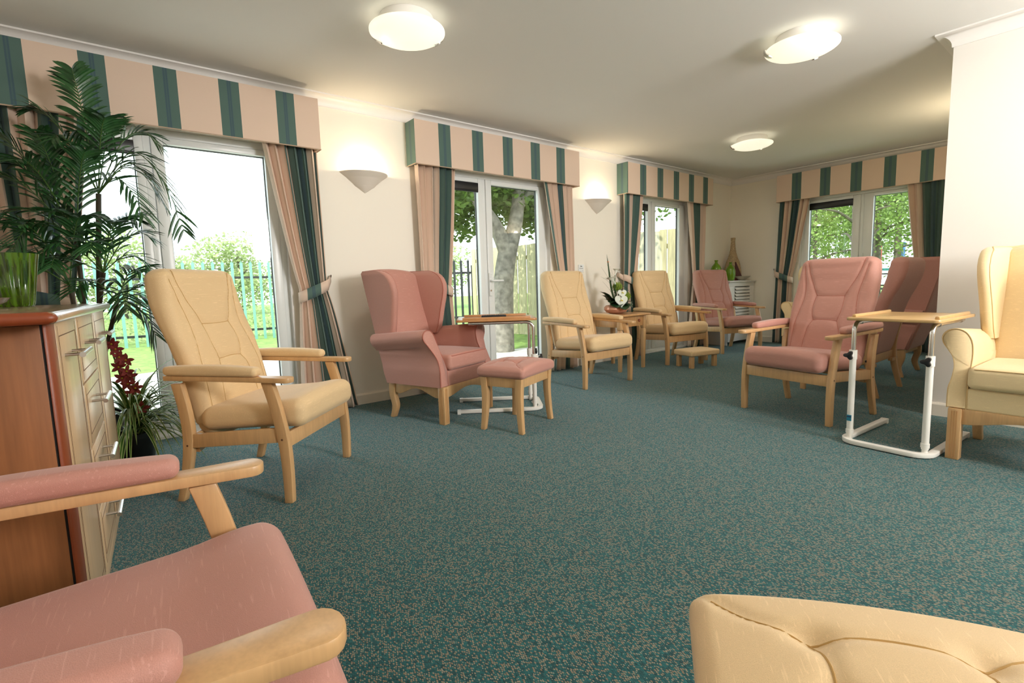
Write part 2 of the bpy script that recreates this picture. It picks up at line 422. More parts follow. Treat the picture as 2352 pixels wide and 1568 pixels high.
# ---------------------------------------------------------------- pelmets and curtains
def pelmet(length, end_green, phase, loc, rz, label):
    """local x along the length, -y into the room"""
    D, zb, zt, t = .16, 2.045, 2.415, .018
    mb = MB(); per = .3605
    def boxuv(x0, x1, y0, y1, mode):
        vs = [(x, y, z) for z in (zb, zt) for y in (y0, y1) for x in (x0, x1)]
        fs = [(0, 2, 3, 1), (4, 5, 7, 6), (0, 1, 5, 4), (2, 6, 7, 3), (0, 4, 6, 2), (1, 3, 7, 5)]
        def U(v):
            if mode == 'len': return ((v[0] - phase) / per, v[2])
            if mode == 'endg': return ((-v[1] / D) * .345, v[2])
            return (.5 + (-v[1] / D) * .3, v[2])
        mb.add(vs, fs, [[U(vs[i]) for i in f] for f in fs])
    boxuv(0, length, -D, -D + t, 'len')
    boxuv(0, t, -D + t, 0, 'endg' if end_green else 'plain'); boxuv(length - t, length, -D + t, 0, 'plain')
    o = mb.build('pelmet', M['stripe'], None, bevel=0, smooth=0, fixn=False)
    o.location = loc; o.rotation_euler = (0, 0, R(rz)); tag(o, label, 'pelmet', group='striped pelmets above the french doors')
    tb = MB().box(.018, length - .018, -.142, 0, zt - .03, zt - .002); tb.build('top_board', M['trim'], o)
    pi = MB(); 
    for xx in (0, length): pi.tube([(xx, -D, zb + .001), (xx, -.01, zb + .001)], .004, 6)
    pi.tube([(0, -D, zb + .001), (length, -D, zb + .001)], .004, 6)
    pi.build('piping', simple('stripe_piping', (.5, .36, .26), .9), o)
    return o
pelmet(2.06, False, 1.102 + .66, (-.66, YW - .002, 0), 0, 'striped fabric pelmet above the door nearest the palm, cut off by the left frame edge')
pelmet(2.03, True, .238, (2.205, YW - .002, 0), 0, 'striped fabric pelmet over the middle garden door, between the two wall lamps')
pelmet(1.96, True, .25, (5.07, YW - .002, 0), 0, 'shortest looking striped pelmet on the window wall, beside the room corner')
pelmet(2.03, False, .206, (XF - .002, 3.385, 0), -90, 'striped pelmet on the far wall, running behind the wall edge at right')
def curtain(loc, rz, top, mid, bot, phase, label, side, tie=True, zt=2.09, zm=.985, n=7, fab=1.0, greens=((.4, .7),)):
    """top/mid/bot = (x_left, x_right) at head, tie and hem; side = +1 if the outer edge is the right one"""
    root = empty('curtain', loc, rz, label=label, cat='curtain', group='striped curtains at the french doors')
    NU, NZ = 160, 44; vs = []; uvl = []
    kx = [0.0]; ku = [.40]
    for q, (g0, g1) in enumerate(greens):
        kx += [max(1e-4, g0 - .0015), g0 + .0015, g1 - .0015, g1 + .0015]; ku += [q + .97, q + 1.0, q + 1.345, q + 1.38]
    kx.append(1.0); ku.append(len(greens) + .9)
    rnd = random.Random(int(phase * 1000) + n)
    ph = [rnd.uniform(-.35, .35) for _ in range(n + 3)]
    for j in range(NZ + 1):
        z = .012 + (zt - .012) * (j / NZ)
        if z > zm:
            t = (z - zm) / (zt - zm); e = t ** .85
            a = mid[0] + (top[0] - mid[0]) * e; b = mid[1] + (top[1] - mid[1]) * e; am = .018 + .016 * ss(t * 1.2)
        else:
            t = (zm - z) / zm; e = t ** .8
            a = mid[0] + (bot[0] - mid[0]) * e; b = mid[1] + (bot[1] - mid[1]) * e; am = .018 + .020 * ss(t * 1.3)
        for i in range(NU + 1):
            s = i / NU
            q = s * n; k = int(min(q, n - 1)); loc_ = q - k
            w_ = math.sin(2 * math.pi * (q + ph[k] * math.sin(math.pi * loc_) ** 2 * .25))
            y = -.078 - am * w_ + .006 * math.sin(7 * s + z * 3 + phase)
            x = a + (b - a) * s + .3 * (b - a) / n * .5 * math.sin(4 * math.pi * q) * .5
            vs.append((x, y, z)); uvl.append((interp(s, kx, ku), z))
    fs = [];uv = []
    for j in range(NZ):
        for i in range(NU):
            f = (j * (NU + 1) + i, j * (NU + 1) + i + 1, (j + 1) * (NU + 1) + i + 1, (j + 1) * (NU + 1) + i); fs.append(f); uv.append([uvl[q] for q in f])
    mb = MB(); mb.add(vs, fs, uv); o = mb.build('drape', M['stripe'], root, smooth=180, fixn=False)
    so = o.modifiers.new('thick', 'SOLIDIFY'); so.thickness = .003
    if tie:
        tb = MB(); tv = []; tf = []; tu = []
        a, b = mid; cx = (a + b) / 2; hw = (b - a) / 2 + .012; N = 28
        for i in range(N + 1):
            an = math.pi * (i / N)      # front half sweep
            x = cx - hw * math.cos(an); y = -.078 - .058 * math.sin(an) ** .6
            tt = (i / N) if side > 0 else 1 - i / N
            dz = -.055 + .10 * ss(tt) ; hh = .046 - .012 * abs(tt - .45)
            for zz in (-hh, 0, hh): tv.append((x, y - .002 * (zz == 0), zm + dz + zz)); 
            for zz in range(3): tu.append(((interp(tt, [0, .28, .29, .62, .63, 1], [.5, .60, 1.0, 1.345, 1.38, 1.9])), zz * .1))
        # tail to the hook on the wall
        hx = (b + .055) if side > 0 else (a - .055)
        M_ = len(tv)
        for i in range(N):
            for k in range(2):
                f = (i * 3 + k, (i + 1) * 3 + k, (i + 1) * 3 + k + 1, i * 3 + k + 1); tf.append(f)
        tb.add(tv, tf, [[tu[q] for q in f] for f in tf])
        t = tb.build('tieback', M['stripe'], root, smooth=60, fixn=False); so = t.modifiers.new('thick', 'SOLIDIFY'); so.thickness = .006
        ex = cx + (hw if side > 0 else -hw)
        bk = MB(); z1 = zm + .045
        vv = [(ex, -.078, z1 - .034), (ex, -.078, z1 + .034), (hx, -.012, z1 + .075), (hx, -.012, z1 + .02)]
        bk.add(vv, [(0, 1, 2, 3)], [[(.5, .0), (.5, .1), (.9, .1), (.9, 0)]]); bb = bk.build('tieback_strap', M['stripe'], root, fixn=False); so = bb.modifiers.new('thick', 'SOLIDIFY'); so.thickness = .006
        hk = MB(); hk.tube([(hx, .0, z1 + .06), (hx, -.03, z1 + .06), (hx, -.036, z1 + .075)], .005, 8); hk.rbox(.022, .01, .022, .004, (1, 1, 1), (hx, -.005, z1 + .06), k=3); hk.build('hook', M['chrome'], root)
    return root
W0 = (0, YW, 0)
curtain(W0, 0, (-.55, .03), (-.44, -.13), (-.52, -.05), .55, 'striped curtain half hidden behind the tall palm at the left edge', -1, n=8, greens=((.0,.10),(.30,.42),(.62,.80),(.93,1.0)))
curtain(W0, 0, (1.0, 1.395), (1.19, 1.40), (1.14, 1.60), .42, 'striped tied curtain right of the door beside the first wall lamp', 1, n=6, greens=((.36,.42),(.47,.82),(.97,1.0)))
curtain(W0, 0, (2.235, 2.66), (2.25, 2.56), (2.22, 2.62), .36, 'striped tied curtain directly behind the pink wing chair', -1, n=6, greens=((.42,.47),(.58,.86)))
curtain(W0, 0, (3.77, 4.21), (3.99, 4.22), (3.86, 4.26), .50, 'striped curtain behind the cream armchair that stands left of the flowers', 1, n=6, greens=((.0,.05),(.44,.56)))
curtain(W0, 0, (5.10, 5.50), (5.10, 5.34), (5.06, 5.46), .0, 'striped tied curtain just right of the flower arrangement', -1, n=6, greens=((.0,.26),(.46,.74)))
curtain(W0, 0, (6.50, 6.99), (6.66, 6.95), (6.55, 6.98), .55, 'striped curtain behind the dusky pink armchair near the room corner', 1, n=6, greens=((.30,.62),))
E4 = (XF, 0, 0)   # local x = -Y world
curtain(E4, -90, (-3.37, -2.97), (-3.40, -3.17), (-3.42, -3.18), .30, 'striped tied curtain on the far wall, beside the radiator cover', -1, n=6, greens=((.0,.14),(.42,.74)))
curtain(E4, -90, (-1.88, -1.40), (-1.74, -1.44), (-1.80, -1.40), .55, 'striped curtain on the far wall, cut by the wall edge at right', 1, n=6, greens=((.30,.78),))
# ---------------------------------------------------------------- wall lamps and ceiling lamps
def wall_lamp(loc, rz, label, power=4):
    root = empty('wall_lamp', loc, rz, label=label, cat='wall lamp', group='cream half-bowl wall lamps')
    # half-cone bowl, open top: local -y is into the room
    prof = [(.055, -.088), (.085, -.070), (.105, -.050), (.118, -.040), (.122, -.036), (.132, -.029), (.136, -.025), (.145, -.018), (.149, -.014), (.158, -.007), (.163, -.004), (.198, .020), (.208, .028), (.208, .034), (.194, .034), (.150, .002), (.100, -.040), (.052, -.072), (.0, -.074)]
    mb = MB().lathe(prof, 40, (0, 0, 0), math.pi, 2 * math.pi, lambda a, z: 1 - .22 * abs(math.sin(a)))
    mb.build('shade', M['sconce'], root, smooth=25, fixn=True)
    b = MB().lathe([(0.0, -.125), (.02, -.112), (.078, -.073), (.083, -.066), (.07, -.066), (0.0, -.10)], 28, (0, 0, 0), math.pi, 2 * math.pi, lambda a, z: 1 - .15 * abs(math.sin(a)))
    b.build('lower_cup', M['sconce'], root, smooth=30)
    bp = MB().box(-.045, .045, -.012, 0, -.08, .0); bp.build('back_plate', M['sconce'], root)
    bb = MB().rbox(.03, .03, .06, .014, (1, 1, 2), (0, -.07, -.022)); bb.build('bulb', M['bulb'], root)
    l = bpy.data.lights.new('wall_lamp_light', 'POINT'); l.energy = power; l.color = (1, .84, .58); l.shadow_soft_size = .03
    o = bpy.data.objects.new('lamp_light', l); col.objects.link(o); o.parent = root; o.location = (0, -.075, .045)
    return root
wall_lamp((1.80, YW, 1.905), 0, 'cream half-bowl wall lamp between the palm side door and the pink wing chair')
wall_lamp((4.695, YW, 1.915), 0, 'cream half-bowl wall lamp above the flower arrangement')
wall_lamp((6.2, YS, 1.91), 180, 'wall lamp hidden behind the projecting wall at right, its glow shows on the ceiling', 9)
def ceiling_lamp(x, y, rz, label, power=5):
    root = empty('ceiling_lamp', (x, y, H), rz, label=label, cat='ceiling lamp', group='round opal glass ceiling lamps')
    MB().lathe([(0, 0), (.15, 0), (.155, -.012), (.155, -.05), (.14, -.055), (0, -.055)], 48).build('base_plate', M['trim'], root, smooth=30)
    prof = [(0, -.122), (.05, -.121), (.10, -.116), (.15, -.106), (.185, -.094), (.205, -.083), (.212, -.077), (.212, -.070), (.2, -.072), (.15, -.09), (.0, -.105)]
    MB().lathe(prof, 64).build('glass_bowl', M['lampglass'], root, smooth=60)
    for a in (R(-2), R(123)):
        c = MB(); m = Matrix.Rotation(a, 4, 'Z')
        ring = []
        for (u, z, wd) in ((.172, -.1075, .006), (.188, -.1015, .018), (.203, -.0905, .024), (.2175, -.078, .022), (.2185, -.066, .014), (.208, -.062, .010)):
            ring.append([m @ Vector((u, -wd, z)), m @ Vector((u, wd, z)), m @ Vector((u - .004, wd, z + .005)), m @ Vector((u - .004, -wd, z + .005))])
        c.loft(ring); c.tube([m @ Vector((.219, 0, -.068)), m @ Vector((.214, 0, -.052))], .004, 8)
        c.build('clip', M['chrome'], root, smooth=40)
    l = bpy.data.lights.new('ceiling_lamp_light', 'AREA'); l.shape = 'DISK'; l.size = .36; l.energy = power; l.color = (1, .93, .80)
    o = bpy.data.objects.new('lamp_light', l); col.objects.link(o); o.parent = root; o.location = (0, 0, -.135)
    return root
ceiling_lamp(1.49, 2.72, 0, 'round opal ceiling lamp nearest the window wall, at top centre left')
ceiling_lamp(3.61, 1.46, 0, 'round opal ceiling lamp nearest the right hand cream wall')
ceiling_lamp(5.68, 2.78, 0, 'smallest looking round opal ceiling lamp, towards the far wall')
ceiling_lamp(1.5, .2, 0, 'round opal ceiling lamp overhead behind the viewer', 1.5)
ceiling_lamp(.2, -1.6, 20, 'round opal ceiling lamp at the unseen end of the room', 1.5)
# ================================================================ HIGH-BACK CHAIR
WO = .66
def hb_line(z):   # back centre line y at height z
    return interp(z, [.30, .38, .50, .62, .75, .86, .95, 1.04, 1.12], [.455, .475, .498, .520, .560, .606, .636, .652, .655])
SEAMS = []
for sg in (-1, 1):
    SEAMS.append([(sg * .205, 1.11), (sg * .175, 1.0), (sg * .13, .90), (sg * .10, .835)])
    SEAMS.append([(sg * .10, .835), (sg * .105, .74), (sg * .085, .655)])
    SEAMS.append([(sg * .085, .655), (sg * .11, .60), (sg * .13, .50), (sg * .14, .38)])
    SEAMS.append([(sg * .228, 1.06), (sg * .195, .90), (sg * .19, .80), (sg * .22, .62), (sg * .23, .40)])
SEAMS.append([(-.10, .835), (0, .832), (.10, .835)])
SEAMS.append([(-.085, .655), (0, .662), (.085, .655)])
def polyd(P, x, z):
    best = 9
    for (a, b), (c, d) in zip(P[:-1], P[1:]):
        vx, vz = c - a, d - b; t = max(0, min(1, ((x - a) * vx + (z - b) * vz) / (vx * vx + vz * vz)))
        best = min(best, math.hypot(x - a - t * vx, z - b - t * vz))
    return best
SM = [[(p.x, p.z) for p in crv([(a, 0, b) for a, b in S], 5)] for S in SEAMS]
def hb_width(z):
    w_ = interp(z, [.30, .45, .62, .78, .92, 1.02, 1.12], [.262, .270, .280, .290, .284, .274, .264])
    if z > 1.06: w_ -= .040 * (1 - math.sqrt(max(0, 1 - ((z - 1.06) / .056) ** 2)))
    if z < .36: w_ -= .01
    return w_
def hb_map(x, y, z):
    # x in [-.27,.27], y in [-.055,.055], z in [.30,1.11]
    wz = hb_width(z); X = x / .27 * wz
    th = interp(z, [.30, .5, .8, .9, 1.0, 1.11], [.9, 1.0, .88, 1.02, 1.12, 1.0])
    yy = y * th
    if y < 0:
        crown = .012 * (1 - (x / .27) ** 2)
        dep = 0
        for S in SM: dep = max(dep, math.exp(-(polyd(S, X, z) / .010) ** 2) * .0065)
        for (px_, pz_) in ((.10, .835), (-.10, .835), (.085, .655), (-.085, .655)):
            dep += .008 * math.exp(-(((X - px_) ** 2 + (z - pz_) ** 2) / .028 ** 2))
        yy = yy - crown + dep * ss(min(1, -y / .03))
    return (X, hb_line(z) + yy, z)
def leg_prism(mb, path, wy, x0, x1):
    """path [(y,z)...] centre line, extruded x0..x1"""
    fr = [(y - wy_ / 2, z) for (y, z), wy_ in zip(path, wy)]; bk = [(y + wy_ / 2, z) for (y, z), wy_ in zip(path, wy)]
    out = fr + bk[::-1]
    n = len(path)
    vs = [(x0, a, b) for a, b in out] + [(x1, a, b) for a, b in out]; fs = []
    for i in range(n - 1):
        j = 2 * n - 1 - i
        fs.append((i, i + 1, j - 1, j)); fs.append(tuple(2 * n + q for q in (i, i + 1, j - 1, j))[::-1])
    for i in range(2 * n):
        k = (i + 1) % (2 * n); fs.append((i, 2 * n + i, 2 * n + k, k))
    return mb.add(vs, fs)
def high_back(mat, seammat):
    root = empty('high_back_armchair')
    h = WO / 2
    fp = [(p.y, p.z) for p in crv([(0, .024, 0), (0, .022, .15), (0, .030, .30), (0, .056, .45), (0, .088, .572)], 4)]
    rp = [(p.y, p.z) for p in crv([(0, .568, 0), (0, .528, .15), (0, .503, .30), (0, .508, .43), (0, .535, .572)], 4)]
    for sx in (-1, 1):
        x0, x1 = sorted((sx * (h - .034), sx * h))
        leg_prism(MB(), fp, [interp(z, [0, .3, .57], [.040, .05, .052]) for _, z in fp], x0, x1).build('leg', M['beech'], root, bevel=.004)
        leg_prism(MB(), rp, [interp(z, [0, .3, .57], [.036, .05, .05]) for _, z in rp], x0, x1).build('leg', M['beech'], root, bevel=.004)
        # arm plank with paddle end
        xc = sx * (h - .012)
        out = []
        for (yy, wd) in ((.585, .024), (.40, .024), (.20, .026), (.10, .029), (.03, .033)):
            out.append((xc - wd, yy))
        for k in range(9):
            a = math.pi + math.pi * k / 8; out.append((xc + .034 * math.cos(a), -.008 + .028 * math.sin(a)))
        for (yy, wd) in ((.03, .033), (.10, .029), (.20, .026), (.40, .024), (.585, .024)):
            out.append((xc + wd, yy))
        m = Matrix.Translation((0, 0, .572)) @ Matrix.Rotation(R(1.6), 4, 'X')
        mb = MB().prism(out, 'z', 0, .024, m); arm = mb.build('arm', M['beech'], root, bevel=.004)
        def padf(x, y, z, xc=xc):
            t = (y - .12) / .45; w_ = 1 - .25 * max(0, 1 - t * 5) ** 2 - .15 * max(0, t * 6 - 5) ** 2
            zz = z + (.008 * math.sin(math.pi * min(1, max(0, t)))) if z > 0.615 else z
            return (xc + (x - xc) * w_, y, zz + (y * .028))
        MB().rbox(.072, .46, .042, .0195, (2, 12, 1), (xc, .355, .617), padf).build('arm_pad', mat, arm)
        # side rail and corner block
        mb = MB(); mm = Matrix.Translation((0, 0, .0))
        y0, y1 = .045, .49
        vs = []
        for xx in (x0 + .006, x1 - .004):
            vs += [(xx, y0, .29), (xx, y1, .262), (xx, y1, .328), (xx, y0, .358)]
        mb.add(vs, [(0, 1, 2, 3), (7, 6, 5, 4), (0, 4, 5, 1), (1, 5, 6, 2), (2, 6, 7, 3), (3, 7, 4, 0)])
        mb.build('side_rail', M['beech'], root, bevel=.003)
        bk = MB(); xa = sx * (h - .034); 
        bk.prism([(xa, .47), (xa - sx * .09, .50), (xa - sx * .09, .53), (xa, .53)], 'z', .235, .262); bk.build('corner_block', M['beech2'], root)
        sc_ = MB(); 
        for yy, zz in ((.032, .305), (.505, .275)): sc_.tube([(sx * (h - .004), yy, zz), (sx * (h + .0012), yy, zz)], .005, 10)
        sc_.build('screw_cap', M['groove'], root)
    MB().box(-h + .034, h - .034, .012, .036, .262, .335).build('front_rail', M['beech'], root, bevel=.003)
    MB().box(-h + .034, h - .034, .488, .510, .258, .325).build('rear_rail', M['beech'], root, bevel=.003)
    def seatf(x, y, z):
        t = (y + .055) / .53
        zz = z - .030 * t
        if z > .40: zz += .014 * (1 - (x / .285) ** 2) * (1 - .5 * t) + .012 * math.exp(-((y - .02) / .08) ** 2)
        else: zz += .010 * ss(t * 3)
        return (x, y, zz)
    seat = MB().rbox(.575, .53, .124, .050, (14, 16, 2), (0, .21, .408), seatf, k=5).build('seat', mat, root)
    sm = MB()
    for sx in (-1, 1):
        sm.tube([seatf(sx * .264, y, .452) for y in np.linspace(-.02, .44, 14)], .0022, 5)
    sm.build('seam', seammat, seat)
    back = MB().rbox(.54, .11, .81, .046, (52, 2, 84), (0, 0, .705), hb_map, k=5).build('backrest', mat, root, smooth=180)
    sm = MB()
    for S in SM:
        pts = []
        for (x, z) in S:
            x0 = x / hb_width(z) * .27
            q = hb_map(x0, -.055, min(z, 1.10)); pts.append((q[0], q[1] - .0006, q[2]))
        sm.tube(pts, .0017, 5)
    sm.build('seam', seammat, back)
    rd = MB(); rd.tube([(h - .05, .50, .38), (h - .03, .50, .38)], .008, 10); rd.tube([(-h + .05, .50, .38), (-h + .03, .50, .38)], .008, 10); rd.build('pivot_bolt', M['black'], root)
    return root
HBG = 'high-back armchairs with beech arms'
hbc = high_back(M['cream'], M['creamseam'])
hbp = copy_tree(hbc); setmat(hbp, [M['cream'], M['creamseam']], [M['pink'], M['pinkseam']])
def put(o, x, y, rz, label, cat, group):
    o.location = (x, y, 0); o.rotation_euler = (0, 0, R(rz)); tag(o, label, cat, group); return o
put(hbc, .839, 2.648, 45.2, 'cream high-back armchair with beech arms, nearest the wooden cabinet and palm', 'armchair', HBG)
put(copy_tree(hbc), 3.711, 3.132, -2.1, 'cream high-back armchair left of the side table with flowers', 'armchair', HBG)
put(copy_tree(hbc), 5.346, 3.315, -11.5, 'cream high-back armchair with the low cream stool before it', 'armchair', HBG)
hbp.scale = (1.08, 1, 1)
put(hbp, .188, .920, 84.5, 'pink armchair cut off at the lower left corner, nearest the viewer', 'armchair', HBG)
_p = copy_tree(hbp); _p.scale = (1, 1, 1)
put(_p, 6.54, 3.26, -20, 'dusky pink armchair in front of the white radiator cover', 'armchair', HBG)
put(copy_tree(_p), 3.657, 1.534, -100.1, 'large salmon pink high-back armchair beside the cream-topped overbed table at right', 'armchair', HBG)
put(copy_tree(_p), 5.035, 1.83, 180, 'pink high-back armchair seen from behind, between the big pink chair and the wall edge', 'armchair', HBG)
# ================================================================ WING CHAIR
def wing_chair(mat, seammat):
    root = empty('wing_armchair')
    def backy(z): return interp(z, [.26, .58, 1.12], [.565, .665, .80])
    # arms: scroll profile in x-z
    def arm_prof(sx):
        P = [(.235, .27), (.235, .45), (.238, .56), (.250, .625), (.278, .668), (.318, .683), (.356, .672), (.376, .642), (.370, .606), (.345, .572), (.318, .53), (.304, .48), (.307, .42), (.316, .37), (.316, .27)]
        return [(sx * p.x, p.z) for p in crv([(a, 0, b) for a, b in P], 3)]
    def yf(z): return interp(z, [.27, .38, .46, .54, .62, .69], [.012, .012, .040, .085, .105, .110])
    for sx in (-1, 1):
        pr = arm_prof(sx); rings = []
        N = 12
        cx, cz = sx * .29, .45
        for i in range(N + 1):
            t = i / N
            sh = 1.0
            ring = []
            for (x, z) in pr:
                y0 = yf(z); y1 = backy(z) - .02
                if i == 0: x_, z_, y = cx + (x - cx) * .86, cz + (z - cz) * .95 if z > .3 else z + .008, y0 + .0
                elif i == 1: x_, z_, y = cx + (x - cx) * .965, cz + (z - cz) * .99 if z > .3 else z + .002, y0 + .008
                elif i == 2: x_, z_, y = x, z, y0 + .022
                else:
                    tt = (i - 2) / (N - 2); y = y0 + .022 + (y1 - y0 - .022) * tt
                    dr = .045 * tt if z > .55 else 0      # the scroll fades and dips to the back
                    x_, z_ = x + sx * (-.02 * tt if z > .5 and abs(x) > .3 else 0), z - dr
                ring.append((x_, y, z_))
            rings.append(ring)
        a = MB().loft(rings).build('arm', mat, root, smooth=50)
        sm = MB(); sm.tube([(p[0] + 0, p[1] - .004, p[2]) for p in rings[1]], .0028, 5); sm.build('piping', seammat, a)
        # wing
        rings = []; zs = [.60, .66, .72, .78, .84, .90, .96, 1.01, 1.05, 1.08, 1.10, 1.113, 1.120]
        yfr = [.50, .475, .462, .452, .440, .428, .422, .430, .450, .480, .515, .560, .60]
        for z, y0 in zip(zs, yfr):
            y1 = backy(z) - .004; fl = interp(z, [.6, .8, 1.0, 1.12], [.0, .012, .03, .035])
            t_ = .030 if z < 1.1 else .030 - (z - 1.1) * .9
            pi_ = Vector((sx * .255, y1, z)); po = Vector((sx * (.268 + fl), y0, z))
            d = (po - pi_); d.z = 0; L = d.length; d.normalize(); nn = Vector((d.y, -d.x, 0)) * sx
            ring = []
            for k in range(9):
                a_ = -math.pi / 2 + math.pi * k / 8
                ring.append(po - d * t_ + d * (t_ * math.cos(a_)) + nn * (t_ * math.sin(a_)))
            ring.append(pi_ + nn * t_); ring.append(pi_ - nn * t_)
            rings.append(ring)
        wg = MB().loft(rings).build('wing', mat, root, smooth=60)
        sm = MB(); sm.tube([r_[7] for r_ in rings] + [rings[-1][9]], .003, 5); sm.build('piping', seammat, wg)
        # outer side panel
        sp = MB(); rings = []
        for y_ in (0, 1):
            pass
        o_ = [(.11, .27), (.11, .585), (backy(.585) - .005, .585), (backy(.27) - .005, .27)]
        x0, x1 = sorted((sx * .262, sx * .302)); sp.prism([(y, z) for y, z in o_], 'x', x0, x1); sp.build('side_panel', mat, root, bevel=.01)
        # front leg: square and fluted
        lg = MB(); xa, xb = sorted((sx * .306, sx * .250))
        lg.box(xa, xb, .0, .055, 0, .272)
        leg = lg.build('leg', M['beech'], root, bevel=.004)
        fl = MB()
        for q in (.018, .028, .038): fl.box(xa + q - .0022, xa + q + .0022, -.0012, .004, .012, .26)
        for q in (.018, .028, .038):
            xs = sorted((sx * .3072, sx * .300)); fl.box(xs[0], xs[1], q - .0022, q + .0022, .012, .26)
        fl.build('fluting', M['beech2'], leg)
        # rear leg: curved
        rp = [(p.y, p.z) for p in crv([(0, .515, .275), (0, .520, .18), (0, .500, .09), (0, .53, 0)], 4)]
        leg_prism(MB(), rp, [interp(z, [0, .1, .27], [.036, .05, .062]) for _, z in rp], *sorted((sx * .300, sx * .258))).build('leg', M['beech'], root, bevel=.004)
        # side apron
        ap = MB(); pts = [(.05, .272), (.49, .272), (.49, .20)] + [(.49 - .435 * k / 10, .205 - .03 * math.cos(k / 10 * 2 * math.pi) * (1 if 1 else 0) + .008) for k in range(1, 10)] + [(.05, .185)]
        ap.prism(pts, 'x', *sorted((sx * .290, sx * .268))); ap.build('apron', M['beech'], root, bevel=.002)
    pts = [(-.25, .272), (.25, .272), (.25, .19)] + [(.25 - .5 * k / 12, .205 + .012 * math.sin(math.pi * k / 12) - .016 * math.cos(2 * math.pi * k / 12)) for k in range(1, 12)] + [(-.25, .19)]
    MB().prism([(a, b) for a, b in pts], 'y', .012, .034).build('apron', M['beech'], root, bevel=.002)
    MB().rbox(.478, .53, .115, .014, (4, 4, 2), (0, .278, .326), None, 3).build('seat_base', mat, root)
    def cf(x, y, z):
        return (x, y, z + (.016 * (1 - (x / .24) ** 2) * (1 - ((y - .25) / .27) ** 2) if z > .43 else 0))
    cu = MB().rbox(.474, .50, .112, .028, (8, 8, 2), (0, .238, .440), cf).build('seat_cushion', mat, root)
    sm = MB(); sm.tube([cf(x, -.008, .488) for x in np.linspace(-.21, .21, 9)], .0025, 5); sm.build('piping', seammat, cu)
    # inner back with arched top
    def bf(x, y, z):
        top = 1.10 + .035 * (1 - (x / .26) ** 2)
        t = (z - .44) / (1.10 - .44); zz = .44 + (top - .44) * t
        yy = backy(zz) - .045 + y
        if y < 0: yy -= .02 * (1 - (x / .26) ** 2) + .012 * math.exp(-((t - .3) / .2) ** 2) - .015
        return (x, yy, zz)
    bk = MB().rbox(.52, .10, .66, .035, (10, 1, 14), (0, 0, .77), bf).build('backrest', mat, root)
    ob = MB(); vs = []
    MBo = MB().rbox(.53, .03, .86, .012, (6, 1, 10), (0, 0, .69), lambda x, y, z: (x, backy(z) - .012 + y, z + (.02 * (1 - (x / .26) ** 2) if z > 1.05 else 0)), 3)
    MBo.build('outer_back', mat, root)
    MB().box(-.258, .258, .505, .525, .215, .272).build('rear_rail', M['beech'], root, bevel=.003)
    return root
WG = 'upholstered wing armchairs'
wc = wing_chair(M['pink'], M['pinkseam'])
put(wc, 2.107, 3.149, 19.1, 'pink wing armchair with scroll arms beside the first wall lamp', 'armchair', WG)
put(copy_tree(wc), 6.12, 1.90, 180, 'dark pink wing armchair mostly hidden behind the wall edge', 'armchair', WG)
c2 = copy_tree(wc); setmat(c2, [M['pink'], M['pinkseam']], [M['litcream'], M['litseam']])
put(c2, 3.40, .29, -93, 'brightly lit cream wing armchair against the right hand wall, cut by the frame', 'armchair', WG)
put(copy_tree(c2), 6.30, 2.36, -90, 'cream wing armchair peeking out behind the big pink armchair', 'armchair', WG)
# ================================================================ FOOTSTOOLS
def footstool(mat, seammat):
    root = empty('footstool')
    hx, hy = .215, .150
    for sx in (-1, 1):
        for sy in (-1, 1):
            P = crv([(0, sy * hy, 0), (0, sy * (hy - .012), .12), (0, sy * (hy - .018), .25), (0, sy * (hy - .012), .368)], 4)
            rings = []
            for p in P:
                h2 = interp(p.z, [0, .37], [.017, .024]); cx = sx * (hx - .012 + .012 * (1 - p.z / .37) ** 2)
                cy = p.y
                rings.append([(cx - h2, cy - h2, p.z), (cx + h2, cy - h2, p.z), (cx + h2, cy + h2, p.z), (cx - h2, cy + h2, p.z)])
            MB().loft(rings).build('leg', M['beech'], root, bevel=.003)
    r_ = MB()
    for sy in (-1, 1): MB().box(-hx + .03, hx - .03, sy * (hy - .012) - .011, sy * (hy - .012) + .011, .305, .368).build('rail', M['beech'], root, bevel=.002)
    for sx in (-1, 1): MB().box(sx * (hx - .01) - .011, sx * (hx - .01) + .011, -hy + .03, hy - .03, .305, .368).build('rail', M['beech'], root, bevel=.002)
    T = [(sx * .095, sy * .06) for sx in (-1, 1) for sy in (-1, 1)]
    segs = [[(-.225, -.165), (-.17, -.10), (-.095, -.06)], [(.225, -.165), (.17, -.10), (.095, -.06)], [(-.225, .165), (-.17, .10), (-.095, .06)], [(.225, .165), (.17, .10), (.095, .06)],
            [(-.095, -.06), (0, -.07), (.095, -.06)], [(-.095, .06), (0, .07), (.095, .06)], [(-.095, -.06), (-.088, 0), (-.095, .06)], [(.095, -.06), (.088, 0), (.095, .06)]]
    def f(x, y, z):
        if z > .40:
            zz = z + .034 * (1 - (x / .245) ** 2) * (1 - .55 * (y / .185) ** 2)
            dep = max(math.exp(-(polyd(S, x, y) / .011) ** 2) * .006 for S in segs)
            for a, b in T: dep += .016 * math.exp(-((x - a) ** 2 + (y - b) ** 2) / .026 ** 2)
            zz -= dep * ss((z - .40) / .02)
        else: zz = z
        return (x, y, zz)
    cu = MB().rbox(.486, .368, .072, .028, (44, 32, 1), (0, 0, .404), f, 5).build('cushion', mat, root, smooth=180)
    sm = MB()
    for S in segs:
        pts = [f(p.x, p.y, .4392) for p in crv([(a, b, 0) for a, b in S], 6) if abs(p.x) < .215 and abs(p.y) < .158]
        if len(pts) > 2: sm.tube([(a, b, c + .0012) for a, b, c in pts], .0019, 5)
    sm.build('seam', seammat, cu)
    return root
FG = 'padded footstools on beech legs'
fs_ = footstool(M['pinkstool'], M['pinkseam'])
put(fs_, 2.221, 2.718, 20.8, 'pink padded footstool in front of the pink wing armchair', 'footstool', FG)
